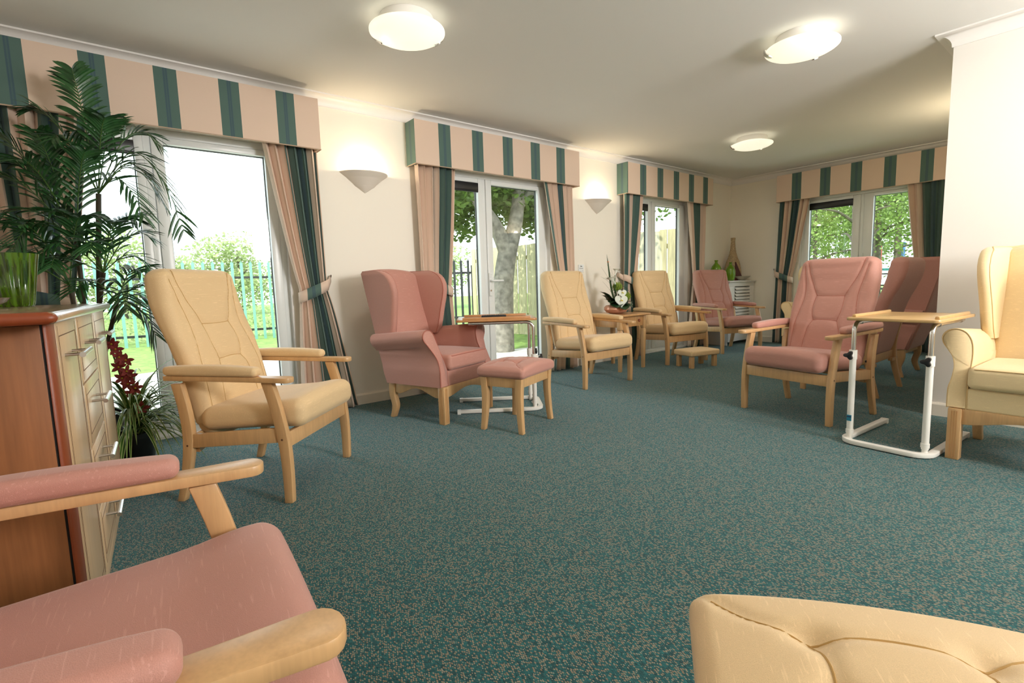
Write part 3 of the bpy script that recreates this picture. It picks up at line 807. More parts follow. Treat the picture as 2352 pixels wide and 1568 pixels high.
f2 = copy_tree(fs_); setmat(f2, [M['pinkstool'], M['pinkseam']], [M['creamstool'], M['creamseam']]); f2.scale = (1.1, 1, 1)
put(f2, .768, .146, -55, 'cream tufted footstool cut off at the bottom right corner', 'footstool', FG)
# low stool
ls = empty('low_stool', (5.21, 3.13, 0), -15, label='low cream stool with four stubby beech legs in front of the cream armchair', cat='stool')
for sx in (-1, 1):
    for sy in (-1, 1): MB().box(sx * .165 - .022, sx * .165 + .022, sy * .10 - .022, sy * .10 + .022, 0, .135).build('leg', M['beech'], ls, bevel=.003)
lc_ = MB().rbox(.42, .29, .062, .018, (8, 6, 1), (0, 0, .164), lambda x, y, z: (x, y, z + (.012 * (1 - (x / .21) ** 2) * (1 - (y / .15) ** 2) if z > .17 else 0))).build('cushion', M['cream'], ls)
p_ = MB(); p_.tube([(-.2, -.135, .19), (.2, -.135, .19), (.2, .135, .19), (-.2, .135, .19)], .003, 5, closed=True); p_.build('piping', M['creamseam'], lc_)
# ================================================================ OVERBED TABLES
def overbed(lipmat, zt, post_h, label_part=True):
    """local +x = legs direction, y across; origin between the posts"""
    root = empty('overbed_table')
    r = .05; hw = .205; L = .60
    pts = [(L, -hw)]
    for k in range(7): a = -math.pi / 2 - math.pi / 2 * k / 6; pts.append((r * 1.6 - .05 + r * 1.6 * math.cos(a), -hw + r * 1.6 + r * 1.6 * math.sin(a)))
    for k in range(7): a = math.pi - math.pi / 2 * k / 6; pts.append((r * 1.6 - .05 + r * 1.6 * math.cos(a), hw - r * 1.6 + r * 1.6 * math.sin(a)))
    pts.append((L, hw))
    # swept rectangular bar
    rings = []
    for i, p in enumerate(pts):
        a = Vector(pts[max(0, i - 1)]); b = Vector(pts[min(len(pts) - 1, i + 1)]); t = (b - a).normalized(); n = Vector((t.y, -t.x)) * .019
        rings.append([(p[0] + n.x, p[1] + n.y, .006), (p[0] + n.x, p[1] + n.y, .030), (p[0] - n.x, p[1] - n.y, .030), (p[0] - n.x, p[1] - n.y, .006)])
    base = MB().loft(rings).build('base_frame', M['whmetal'], root, bevel=.003)
    for q in ((L - .02, L + .006, -hw - .02, -hw + .02, 0, .031), (L - .02, L + .006, hw - .02, hw + .02, 0, .031), (-.03, 0, -.1, -.06, 0, .006), (-.03, 0, .06, .1, 0, .006)): MB().box(*q).build('foot_cap', M['whmetal'], base)
    for sy in (-1, 1):
        y = sy * (hw - .025)
        po = MB().tube([(0, y, .0), (0, y, .06)], .014, 14).tube([(0, y, .045), (0, y, post_h)], .017, 16).build('post', M['whmetal'], root)
        cl = MB(); cl.tube([(0, y, post_h - .05), (0, y, post_h + .004)], .0205, 14); cl.tube([(0, y, .055), (0, y, .078)], .0205, 14); cl.rbox(.03, .02, .03, .004, (1, 1, 1), (-.02, y, post_h - .022), None, 2)
        cl.build('collar', M['whmetal'], po)
        ar = crv([(0, y, post_h), (0, y, zt - .085), (.006, y, zt - .055), (.03, y, zt - .032), (.07, y, zt - .026), (.12, y, zt - .026), (.50, y, zt - .026)], 5)
        MB().tube(ar, .0125, 12).build('support_tube', M['chrome'], root)
        kb = MB()
        kb.tube([(-.03, y, post_h - .022), (-.05, y, post_h - .022)], .007, 8)
        out = []
        for k in range(24): a = 2 * math.pi * k / 24; q = .021 + .007 * math.cos(3 * a); out.append((y + q * math.cos(a), post_h - .022 + q * math.sin(a)))
        kb.prism(out, 'x', -.066, -.048); kb.build('knob', M['black'], root, bevel=.002)
        for xx in (.09, .46):
            MB().tube([(xx - .008, y, zt - .026), (xx + .008, y, zt - .026)], .0155, 12).build('clip', M['chrome'], root)
    W_, D_ = .62, .44; x0 = -.03
    out = []
    for cx, cy, a0 in ((x0 + .03, -D_ / 2 + .03, 180), (x0 + W_ - .03, -D_ / 2 + .03, 270), (x0 + W_ - .03, D_ / 2 - .03, 0), (x0 + .03, D_ / 2 - .03, 90)):
        for k in range(5): a = R(a0 + 90 * k / 4); out.append((cx + .03 * math.cos(a), cy + .03 * math.sin(a)))
    top = MB().prism(out, 'z', zt - .013, zt + .004).build('table_top', lipmat, root, bevel=.004)
    for sy in (-1, 1):
        y = sy * (D_ / 2 - .028)
        lp = MB(); lp.prism([(y - .011, zt + .004), (y - .009, zt + .018), (y, zt + .021), (y + .009, zt + .018), (y + .011, zt + .004)], 'x', x0 + .05, x0 + W_ - .05); lp.build('lip', lipmat, top, bevel=.002)
    return root
t1 = overbed(M['trayred'], .722, .44); put(t1, 2.672, 3.075, 144.6, 'overbed table holding a black remote control, between wing armchair and garden door', 'table', 'height-adjustable overbed tables')
t2 = overbed(M['tray'], .735, .545); put(t2, 3.357, .845, -4, 'empty overbed table on a white frame, in front of the big pink armchair', 'table', 'height-adjustable overbed tables')
sl_ = MB().box(-.0185, -.0155, -.012, .012, .13, .165); st_ = sl_.build('sticker', simple('blue_sticker', (.02, .22, .33), .4), t2, loc=(0, .18, 0))
MB().box(-.0192, -.018, -.011, .011, .152, .158).build('sticker_text', simple('navy_print', (.01, .02, .09), .5), st_)
# remote control
rem = empty('remote_control', (0, 0, 0), label='black remote control lying on the overbed table', cat='remote control')
rem.location = (2.44, 3.26, .7265); rem.rotation_euler = (0, 0, R(150))
MB().rbox(.20, .048, .018, .007, (4, 2, 1), (0, 0, .0105), None, 3).build('body', M['black'], rem)
bt = MB()
for i in range(9):
    for j in range(3): bt.box(-.08 + i * .018, -.07 + i * .018, -.016 + j * .012, -.009 + j * .012, .019, .0215)
bt.build('buttons', simple('grey_button', (.12, .12, .12), .5), rem)
MB().box(.083, .091, -.004, .004, .019, .0215).build('power_button', simple('red_button', (.6, .03, .02), .4), rem)
# ================================================================ SIDE TABLE AND FLOWERS
stb = empty('side_table', (4.53, 3.73, 0), 1.5, label='square beech side table under the white flower arrangement', cat='side table')
for sx in (-1, 1):
    for sy in (-1, 1):
        lg = MB(); cx, cy = sx * .212, sy * .215
        rings = [[(cx + a * h2, cy + b * h2, z) for a, b in ((-1, -1), (1, -1), (1, 1), (-1, 1))] for z, h2 in ((0, .016), (.40, .0225), (.44, .0225), (.447, .018), (.455, .018), (.462, .0235), (.60, .0235))]
        lg.loft(rings).build('leg', M['beech'], stb, bevel=.002)
MB().box(-.20, .20, -.222, -.205, .485, .60).build('apron', M['beech2'], stb, bevel=.002)
MB().box(-.20, .20, .205, .222, .485, .60).build('apron', M['beech2'], stb, bevel=.002)
for sx in (-1, 1): MB().box(*sorted((sx * .222, sx * .204)), -.20, .20, .485, .60).build('apron', M['beech2'], stb, bevel=.002)
kn = MB(); kn.lathe([(0, 0), (.016, 0), (.016, .01), (.010, .016), (0, .018)], 16); kn.build('knob', M['cab_edge'], stb, loc=(.12, -.222, .545), rot=(R(90), 0, 0))
MB().rbox(.555, .55, .024, .010, (3, 3, 1), (0, 0, .612), None, 3).build('table_top', M['beech2'], stb)
fl = empty('flower_arrangement', (4.52, 3.72, .624), 0, label='white calla and anthurium arrangement in an oval copper bowl on the side table', cat='flower arrangement')
MB().lathe([(0, 0), (.07, 0), (.125, .018), (.152, .05), (.150, .075), (.128, .095), (.115, .094), (.135, .07), (.12, .03), (0, .02)], 40, fn=lambda a, z: 1 - .22 * abs(math.sin(a)) ** 2).build('bowl', simple('copper_bowl', (.70, .36, .24), .28, .35), fl)
M['leafdark'] = simple('dark_leaf', (.018, .055, .016), .38, var=.35, scale=30)
M['leafpalm'] = simple('palm_leaf', (.022, .085, .022), .36, var=.45, scale=14)
M['bloomgreen'] = simple('green_bloom', (.24, .34, .03), .7, var=.5, scale=120)
def leaf_blade(mb, base, tip, width, droop=.0, n=8, up=Vector((0, 0, 1)), fold=.15):
    base = Vector(base); tip = Vector(tip); d = tip - base; L = d.length; dn = d.normalized()
    side = dn.cross(up)
    if side.length < .05: side = dn.cross(Vector((1, 0, 0)))
    side.normalize(); nn = side.cross(dn)
    vs = []
    for i in range(n + 1):
        t = i / n; c = base + d * t + Vector((0, 0, -1)) * droop * L * t * t + nn * .12 * L * math.sin(math.pi * t) * (1 if droop else .4)
        w_ = width * math.sin(math.pi * min(.98, t * .9 + .07)) ** .7 if t < 1 else .0005
        vs += [c - side * w_ + nn * w_ * fold, c, c + side * w_ + nn * w_ * fold]
    fs = []
    for i in range(n):
        for k in range(2): a = i * 3 + k; fs.append((a, a + 1, a + 4, a + 3))
    mb.add(vs, fs)
# calla lilies
def calla(base, top, ang, s=1.0):
    st = MB(); P = crv([base, ((base[0] * .6 + top[0] * .4), (base[1] * .6 + top[1] * .4), base[2] * .5 + top[2] * .5), top], 6); st.tube(P, .005, 8)
    o = st.build('stem', M['stem'], fl)
    f_ = MB(); T = Vector(top); rings = []
    mrot = Matrix.Rotation(R(ang), 4, 'Z') @ Matrix.Rotation(R(35), 4, 'Y')
    for i, (t, r_) in enumerate(((0, .006), (.02, .010), (.045, .015), (.065, .023), (.08, .036), (.088, .050))):
        ring = []
        for k in range(16):
            a = 2 * math.pi * k / 16; rr = r_ * (1 + (.55 * max(0, math.cos(a)) ** 3 if i > 3 else 0)) * s
            ring.append(T + mrot @ Vector((rr * math.cos(a), rr * math.sin(a) * .8, (t + (.030 * math.cos(a) if i > 3 else 0)) * s)))
        rings.append(ring)
    f_.loft(rings, False); q = f_.build('calla_bloom', M['white'], fl, smooth=80)
    sp = MB(); sp.tube([T + mrot @ Vector((0, 0, .03)), T + mrot @ Vector((.004, 0, .085 * s))], .005, 8); sp.build('spadix', M['yellow'], q)
calla((.01, 0, .08), (-.035, -.02, .33), 160, 1.15); calla((.0, .02, .08), (.02, .03, .43), 20, 1.0)
def anthurium(c, tilt, rz, s):
    a_ = MB(); N = 40; m = Matrix.Translation(c) @ Matrix.Rotation(R(rz), 4, 'Z') @ Matrix.Rotation(R(tilt), 4, 'X')
    rings = []
    for j in range(7):
        q = max(.03, j / 6); ring = []
        for k in range(N):
            t = 2 * math.pi * k / N
            x = 16 * math.sin(t) ** 3 / 16 * s / 2; y = (13 * math.cos(t) - 5 * math.cos(2 * t) - 2 * math.cos(3 * t) - math.cos(4 * t)) / 17 * s / 2 * 1.1
            y -= .012
            z = s * (.10 * q * q - .16 * q ** 4 * max(0, -math.cos(t))) + .010 * s * math.cos(9 * t) * q * (1 - q * .5)
            ring.append(m @ Vector((x * q, y * q + .012 * 1, z)))
        rings.append(ring)
    a_.loft(rings, False); o = a_.build('anthurium_bloom', M['white'], fl, smooth=80); so = o.modifiers.new('thick', 'SOLIDIFY'); so.thickness = .0015
    sp = MB(); sp.tube([m @ Vector((0, .012, .004)), m @ Vector((0, -.004, .03)), m @ Vector((0, -.012, .30 * s))], .0055, 8); sp.build('spadix', M['yellow'], o)
anthurium((-.075, -.13, .145), 72, -28, .15); anthurium((-.005, -.09, .225), 66, -25, .105)
def pompom(c, r_):
    b = MB(); rnd = random.Random(3)
    b.lathe([(0.001, -r_ * .8)] + [(r_ * .8 * math.cos(a), r_ * .8 * math.sin(a)) for a in np.linspace(-1.3, 1.3, 8)] + [(0.001, r_ * .8)], 16, c)
    for k in range(240):
        v = Vector((rnd.gauss(0, 1), rnd.gauss(0, 1), rnd.gauss(0, 1))).normalized(); p = Vector(c) + v * r_ * rnd.uniform(.85, 1.02); s_ = .006
        a = v.orthogonal().normalized(); bb = v.cross(a)
        b.add([p + a * s_, p + bb * s_, p - a * s_, p - bb * s_, p + v * s_], [(0, 1, 4), (1, 2, 4), (2, 3, 4), (3, 0, 4)])
    b.build('green_pompom', M['bloomgreen'], fl, smooth=0)
pompom((.02, .0, .30), .055); pompom((.12, -.05, .19), .048)
st = MB(); st.tube([(.02, 0, .08), (.05, 0, .24)], .004, 6); st.tube([(.05, 0, .08), (.12, -.04, .14)], .004, 6); st.build('stem', M['stem'], fl)
lf = MB()
for (a, l, dz, wd) in ((192, .24, .12, .040), (178, .25, .16, .036), (205, .25, .07, .042), (165, .22, .20, .036), (222, .22, .01, .06), (250, .20, -.02, .07), (290, .19, .0, .06), (318, .20, .06, .05), (340, .19, .1, .045), (232, .16, .08, .06), (200, .17, .10, .028), (185, .19, .13, .022), (170, .17, .16, .03), (150, .15, .19, .026), (215, .15, .05, .035), (240, .14, .02, .05), (275, .15, -.02, .04), (300, .16, .02, .035), (325, .17, .06, .03), (345, .18, .10, .028), (10, .15, .05, .03), (60, .15, .08, .03), (120, .16, .1, .03), (262, .13, -.03, .045), (225, .16, .0, .04)):
    b_ = (.05 * math.cos(R(a)), .04 * math.sin(R(a)), .085)
    leaf_blade(lf, b_, (l * math.cos(R(a)), l * math.sin(R(a)), .085 + dz), wd * 1.35, .12)
lf.build('leaves', M['leafdark'], fl, smooth=60)
gr_ = MB(); rnd = random.Random(5)
for k in range(16):
    a = R(rnd.uniform(120, 260)); l = rnd.uniform(.06, .22); hgt = rnd.uniform(.25, .50)
    b0 = Vector((0, 0, .08)); P = crv([b0, (l * .35 * math.cos(a), l * .3 * math.sin(a), .08 + hgt * .6), (l * math.cos(a), l * .6 * math.sin(a), .08 + hgt * (1.0 if k < 9 else .8))], 6)
    gr_.tube(P, [.0022 * (1 - .8 * i / len(P)) for i in range(len(P))], 4)
for k in range(5):
    P = crv([(0, .01, .08), (-.05 - .006 * k, .02, .30), (-.095 - .006 * k, .03, .58 + .02 * k)], 6); gr_.tube(P, [.006 * (1 - .85 * i / len(P)) for i in range(len(P))], 5)
for k in range(4):
    a = R(rnd.uniform(-60, 40)); P = crv([(0, 0, .1), (.08, 0, .30), (.13 + .03 * k, -.02, .33 - .03 * k)], 6); gr_.tube(P, .0015, 4)
gr_.build('grass_blades', simple('grass_blade', (.05, .09, .03), .5), fl)
MB().lathe([(.010, -.004), (.013, 0), (.010, .004)], 12, (-.10, .03, .58)).build('orange_tie', simple('orange_ribbon', (.85, .25, .10), .5), fl)
sf = MB(); rnd = random.Random(9)
for cx, cy, cz in ((-.10, -.03, .17), (-.06, -.08, .155), (-.085, -.07, .10), (.13, -.10, .09), (-.12, -.02, .19), (-.05, -.06, .19)):
    for k in range(16):
        p = Vector((cx + rnd.gauss(0, .014), cy + rnd.gauss(0, .012), cz + rnd.gauss(0, .014))); s_ = .0055
        a = Vector((rnd.gauss(0, 1), rnd.gauss(0, 1), rnd.gauss(0, 1))).normalized(); b = a.orthogonal().normalized()
        sf.add([p + a * s_, p + b * s_, p - a * s_, p - b * s_], [(0, 1, 2, 3)])
sf.build('filler_flowers', simple('pale_green_filler', (.55, .62, .45), .7), fl, smooth=0)
# ================================================================ CALL POINT ON WALL, SOCKET
cp = empty('call_point', (4.404, YW, 1.15), label='small white call point plate on the wall beside the flowers', cat='wall switch')
MB().rbox(.088, .012, .088, .004, (1, 1, 1), (0, -.006, 0), None, 3).build('plate', M['upvc'], cp)
mk = MB(); mk.box(-.012, -.004, -.0135, -.012, .015, .031); mk.box(-.004, .014, -.0135, -.012, .020, .026)
for k in range(6): mk.box(-.03 + k * .010, -.024 + k * .010, -.0135, -.012, -.004, .001)
mk.box(.018, .022, -.0135, -.012, -.028, -.024); mk.build('markings', M['black'], cp)
so_ = empty('power_socket', (6.985, YW, .15), label='white wall socket with a black plug behind the dusky pink armchair', cat='socket')
MB().rbox(.10, .03, .13, .005, (1, 1, 1), (0, -.015, 0), None, 3).build('plate', M['upvc'], so_)
MB().tube([(.0, -.03, .02), (-.0, -.07, .02)], .016, 12).build('plug', M['black'], so_)
# ================================================================ RADIATOR COVER WITH VASES
rx0, rx1, ry0, rz = 7.06, 7.82, 3.74, .945
rc = empty('radiator_cover', ((rx0 + rx1) / 2, 3.9, 0), label='white slatted radiator cover in the far corner under the green vases', cat='radiator cover')
def loc_box(mb, x0, x1, y0, y1, z0, z1): return mb.box(x0 - (rx0 + rx1) / 2, x1 - (rx0 + rx1) / 2, y0 - 3.9, y1 - 3.9, z0, z1)
b = MB(); loc_box(b, rx0, rx1, ry0 + .03, YW - .02, .0, rz - .02); 
for xa in (rx0, rx1 - .02): loc_box(MB(), xa, xa + .02, ry0 + .02, YW - .02, 0, rz - .02).build('side_panel', M['trim'], rc)
fr = MB(); loc_box(fr, rx0, rx1, ry0, ry0 + .02, .86, rz - .02); loc_box(fr, rx0, rx1, ry0, ry0 + .02, .05, .38); loc_box(fr, rx0, rx0 + .17, ry0, ry0 + .02, .38, .86); loc_box(fr, rx1 - .13, rx1, ry0, ry0 + .02, .38, .86)
fr.build('front_frame', M['trim'], rc, bevel=.003)
sl = MB(); n = 10
for k in range(n):
    z = .39 + .465 * k / n
    m = Matrix.Translation((0, ry0 - 3.9 + .012, z + .02)) @ Matrix.Rotation(R(-38), 4, 'X'); sl.box(rx0 + .17 - 7.4, rx1 - .13 - 7.4, -.004, .004, -.024, .024, m)
sl.build('louvres', M['trim'], rc, bevel=.002)
loc_box(MB(), rx0 + .17, rx1 - .13, ry0 + .06, ry0 + .065, .38, .86).build('backing', simple('grey_recess', (.25, .22, .17), .9), rc)
tp = MB(); loc_box(tp, rx0 - .03, rx1 + .015, ry0 - .03, YW - .003, rz - .02, rz); tp.build('top_board', M['trim'], rc, bevel=.005)
def bottle(x, y, s, label):
    MBx = MB().lathe([(0, 0), (.05, 0), (.066, .012), (.078, .06), (.082, .12), (.076, .18), (.058, .225), (.034, .252), (.022, .268), (.02, .29), (.026, .30), (.026, .31), (.016, .31), (.015, .27), (.05, .215), (.07, .12), (.055, .015), (0, .012)], 32)
    o = MBx.build('glass_vase', M['greenglass'], None); o.location = (x, y, rz + .001); o.scale = (s, s, s * 1.0)
    return tag(o, label, 'vase', group='green glass vases on the radiator cover')
bottle(7.20, 4.02, 1.0, 'taller lime green glass vase left on the radiator cover'); bottle(7.34, 3.87, .88, 'darker green glass vase beside the bowl on the radiator cover')
sculp = empty('woven_vase', (7.67, 4.01, rz + .001), 0, label='tall thin-necked driftwood coloured vase standing in the room corner', cat='vase')
def sq(a, z): return 1
MB().lathe([(0, 0), (.10, 0), (.125, .05), (.13, .12), (.118, .20), (.098, .28), (.07, .35), (.05, .42), (.036, .50), (.03, .60), (.034, .655), (.028, .655), (.024, .60), (.03, .5), (.0, .45)], 28, fn=lambda a, z: 1 + .02 * math.sin(z * 90)).build('body', simple('driftwood', (.46, .34, .20), .8, var=.3, scale=60, bump=.6, bscale=80), sculp)
MB().prism([(-.17, .0), (.03, 0), (.05, .03), (-.17, .28)], 'y', -.14, -.125).build('dark_panel', simple('dark_maroon', (.09, .012, .015), .5), sculp)
bw = MB().lathe([(0, 0), (.06, 0), (.08, .01), (.15, .045), (.19, .075), (.193, .08), (.18, .078), (.10, .03), (0, .018)], 40, fn=lambda a, z: 1 - .3 * abs(math.sin(a)) ** 2)
o = bw.build('bowl', simple('grey_stoneware', (.52, .48, .40), .6), None); o.location = (7.625, 3.84, rz + .001); o.scale = (.8, .8, .8); tag(o, 'shallow pale dish at the right end of the radiator cover', 'dish')
# ================================================================ CABINET
ca = Vector((-.073, 2.129, 0)); cdir = Vector((.0714, .99745, 0)).normalized(); crz = math.degrees(math.atan2(cdir.y, cdir.x))
cb = empty('sideboard', ca, crz, label='cherry-sided drawer cabinet with pale doors and steel bar handles at left', cat='cabinet')
# local x = along front (away from viewer), local +y = into cabinet depth (towards -X world)
T0, T1, DEP = -.462, 1.0, .46
ZB, ZT = .063, .922
MB().box(T0 + .004, T1, .019, DEP, .04, ZT - .002).build('carcass', M['cab_side'], cb, bevel=.001)
MB().box(T0 + .01, T1 - .01, .005, DEP - .02, .0, .05).build('plinth', M['cab_front'], cb, bevel=.001)
ct = MB(); ct.box(T0 - .103, T1 + .05, -.028, DEP + .01, .9245, .9535); ct.build('countertop', M['cab_top'], cb, bevel=.0135, seg=4)
ce = MB()
ce.tube([(T0 - .089, -.0288, .939), (T0 - .0895, -.026, .939), (T0 - .090, -.020, .939), (T0 - .090, -.012, .939), (T0 - .090, DEP, .939)], [.003, .0085, .0128, .0147, .0147], 14)
ce.build('front_edge', M['cab_edge'], cb)
def handle(parent, xc, z, L=.19):
    hb = MB(); hb.tube([(xc - L / 2, -.040, z), (xc + L / 2, -.040, z)], .0075, 14)
    for s_ in (-1, 1): hb.tube([(xc + s_ * (L / 2 - .028), 0.002, z), (xc + s_ * (L / 2 - .028), -.040, z)], .0045, 10)
    hb.build('handle', M['chrome'], parent, smooth=50)
def front(name, x0, x1, z0, z1, frame=True, hz=None, gz=None):
    d = MB().box(x0, x1, 0, .012, z0, z1).build(name, M['cab_front'], cb, bevel=.0025, seg=2)
    g = MB()
    a, b_ = x0 + .040, x1 - .040; t_ = .0013
    zs = gz if gz else (z0 + .038, z1 - .038)
    for zz in zs: g.box(a, b_, -.0006, .004, zz - t_, zz + t_)
    for xx in (a, b_): g.box(xx - t_ * .6, xx + t_ * .6, -.0006, .004, zs[0], zs[1])
    for xx in (a - .012, b_ + .012): g.box(xx - t_ * .4, xx + t_ * .4, -.0006, .004, z0 + .01, z1 - .01)
    g.build('groove', M['groove'], d)
    if hz: handle(d, (x0 + x1) / 2 - .02, hz)
    return d
front('door', T0 + .076, .0, ZB, ZT, hz=.828)
front('door', .515, T1, ZB, ZT, hz=.826)
for z0, z1, hz in ((.704, ZT, .827), (.488, .698, .62), (.27, .482, .418), (ZB, .264, .20)): front('drawer', .018, .497, z0, z1, hz=hz)
MB().prism([(T0, .014), (T0 + .004, .006), (T0 + .02, .001), (T0 + .072, .0), (T0 + .072, .014)], 'z', ZB - .02, ZT).build('rounded_post', M['cab_edge'], cb, bevel=.003)
MB().box(T0 + .006, T1, .0125, .020, .05, ZT).build('shadow_gap', M['darkrub'], cb)
def cpt(x, y, z): return cb.matrix_basis @ Vector((x, y, z)) if False else (Matrix.Translation(ca) @ Matrix.Rotation(R(crz), 4, 'Z') @ Vector((x, y, z)))
# green vase and silver dish
gv = MB().lathe([(0, 0), (.060, 0), (.066, .01), (.078, .10), (.092, .20), (.098, .235), (.090, .235), (.07, .10), (.055, .02), (0, .015)], 96, fn=lambda a, z: 1 + .035 * math.cos(16 * a))
def streakglass():
    m, nt, p = newmat('streaked_green_glass'); tc = nt.nodes.new('ShaderNodeTexCoord').outputs['Object']
    n_ = noise(nt, mapping(nt, tc, (60, 60, 5)), 1, 3); r = nt.nodes.new('ShaderNodeMapRange'); r.inputs[1].default_value = .38; r.inputs[2].default_value = .62; nt.links.new(n_, r.inputs[0])
    nt.links.new(mixc(nt, r.outputs[0], (.02, .05, .0), (.11, .24, .01)), p.inputs['Base Color']); p.inputs['Roughness'].default_value = .08; p.inputs['Transmission Weight'].default_value = .3; p.inputs['Coat Weight'].default_value = .7
    return m
o = gv.build('ribbed_vase', streakglass(), None, smooth=60); o.location = (-.262, 2.72, .955); o.scale = (.86, .86, .86); tag(o, 'ribbed dark green glass vase on the left cabinet', 'vase')
dsh = MB().lathe([(0, 0), (.08, 0), (.10, .006), (.14, .035), (.150, .055), (.155, .058), (.145, .058), (.09, .015), (0, .010)], 48, fn=lambda a, z: 1 + .006 * math.sin(a * 23 + z * 200))
o = dsh.build('silver_dish', simple('hammered_silver', (.85, .85, .86), .12, 1.0, bump=1, bscale=60), None, smooth=60); o.location = (-.372, 2.44, .955); o.scale = (.85, .85, .62); tag(o, 'shallow shiny silver dish on the left cabinet before the green vase', 'dish')
# ================================================================ PALM
def frond(mb, base, tip, bulge, nl, ll, wid, rnd):
    """pinnate frond: arching rachis with narrow drooping leaflets"""
    base = Vector(base); tip = Vector(tip); mid = base.lerp(tip, .45) + Vector((0, 0, bulge)); q3 = base.lerp(tip, .8) + Vector((0, 0, bulge * .75))
    P = crv([base, mid, q3, tip], 6); n = len(P) - 1; L = (tip - base).length
    mb.cur = 1; mb.tube(P, [.0038 * (1 - .75 * i / n) for i in range(n + 1)], 5); mb.cur = 0
    for i in range(nl):
        t = .20 + .80 * i / (nl - 1); q = t * n; k = min(int(q), n - 1); c = P[k].lerp(P[k + 1], q - k); tan = (P[k + 1] - P[k]).normalized()
        side = tan.cross(Vector((0, 0, 1)))
        if side.length < .25: side = tan.cross(Vector((.3, 1, 0)))
        side.normalize(); nn = side.cross(tan)
        if nn.z < 0: nn = -nn
        le = ll * (math.sin(math.pi * min(1, .2 + t * .70)) ** .6) * rnd.uniform(.85, 1.15)
        for s_ in (-1, 1):
            v = (tan * rnd.uniform(.8, 1.1) + side * s_ * rnd.uniform(.7, .95) + nn * rnd.uniform(.0, .3)).normalized()
            tp = c + v * le; vs = []
            for j in range(6):
                u = j / 5; w_ = wid * (math.sin(math.pi * (.10 + .88 * u)) ** .7 if u < 1 else 0); m_ = c + (tp - c) * u + Vector((0, 0, -1)) * le * .30 * u * u
                sd = (tan * .8 - side * s_ * .35).normalized()
                vs += [m_ - sd * w_, m_ + nn * w_ * .3, m_ + sd * w_]
            fs = []
            for j in range(5):
                for k2 in range(2): a = j * 3 + k2; fs.append((a, a + 1, a + 4, a + 3))
            mb.add(vs, fs)
PO = Vector((-.10, 3.78, 0))
palm = empty('parlour_palm', PO, label='tall dark green palm in a pot behind the cabinet', cat='potted palm')
MB().lathe([(0, 0), (.115, 0), (.15, .28), (.158, .28), (.158, .31), (.142, .31), (.135, .27), (0, .26)], 32).build('pot', M['dpot'], palm)
rnd = random.Random(21)
PA = (.04, 3.72, 1.56); PB = (-.08, 3.76, 1.30); PC = (.02, 3.68, 1.12); PD = (.065, 3.66, .95); PE = (-.13, 3.70, 1.05)
stm = MB()
for k, (tp_, r_) in enumerate(((PA, .013), (PB, .012), (PC, .012), (PD, .011), (PE, .011))):
    b0 = Vector((.05 * math.cos(k * 1.3 + .3), .05 * math.sin(k * 1.3 + .3), .26)); t_ = Vector(tp_) - PO
    stm.tube(crv([b0, b0.lerp(t_, .5) + Vector((rnd.uniform(-.015, .015), 0, 0)), t_], 6), r_, 8)
stm.build('stems', simple('brown_cane', (.05, .035, .015), .5), palm)
FR = [(PA, (-.01, 3.68, 2.20), .06), (PA, (.33, 3.60, 1.84), .16), (PA, (.41, 3.55, 1.36), .32), (PA, (-.20, 3.75, 1.98), .10), (PA, (.16, 3.84, 1.98), .08), (PA, (-.12, 3.5, 1.78), .10), (PA, (.30, 3.7, 1.60), .13), (PA, (.10, 3.5, 1.92), .06),
      (PA, (.22, 3.5, 1.42), .14), (PA, (.34, 3.66, 1.50), .20), (PB, (-.37, 3.7, 1.84), .10), (PB, (-.42, 3.6, 1.58), .12), (PB, (-.40, 3.75, 1.36), .12), (PB, (-.26, 3.5, 1.66), .10), (PB, (.0, 3.55, 1.74), .06), (PB, (-.32, 3.5, 1.22), .12), (PB, (-.18, 3.6, 1.82), .06), (PB, (-.30, 3.86, 1.70), .08),
      (PC, (.24, 3.6, 1.32), .08), (PC, (.27, 3.55, 1.04), .13), (PC, (-.22, 3.48, 1.20), .1), (PC, (-.30, 3.6, 1.06), .10), (PC, (.10, 3.45, 1.38), .06), (PC, (-.02, 3.45, 1.24), .08), (PC, (-.16, 3.5, 1.42), .08), (PC, (.2, 3.84, 1.44), .1),
      (PD, (.27, 3.5, .99), .07), (PD, (.27, 3.48, .84), .09), (PD, (.22, 3.55, .76), .08), (PD, (-.1, 3.42, 1.02), .08), (PD, (.18, 3.5, 1.12), .06), (PD, (.10, 3.42, .92), .08),
      (PE, (-.40, 3.6, 1.20), .10), (PE, (-.38, 3.5, 1.04), .10), (PE, (-.28, 3.45, 1.34), .08), (PE, (-.35, 3.8, 1.40), .1), (PE, (-.18, 3.42, 1.14), .08), (PE, (-.05, 3.5, 1.40), .06)]
for b_, tp_, bu in FR:
    mb = MB(); L = (Vector(tp_) - Vector(b_)).length
    frond(mb, Vector(b_) - PO, Vector(tp_) - PO, bu, max(9, int(40 * L)), .165, .0085, rnd); mb.build('frond', [M['leafpalm'], M['stem']], palm, smooth=0, fixn=False)
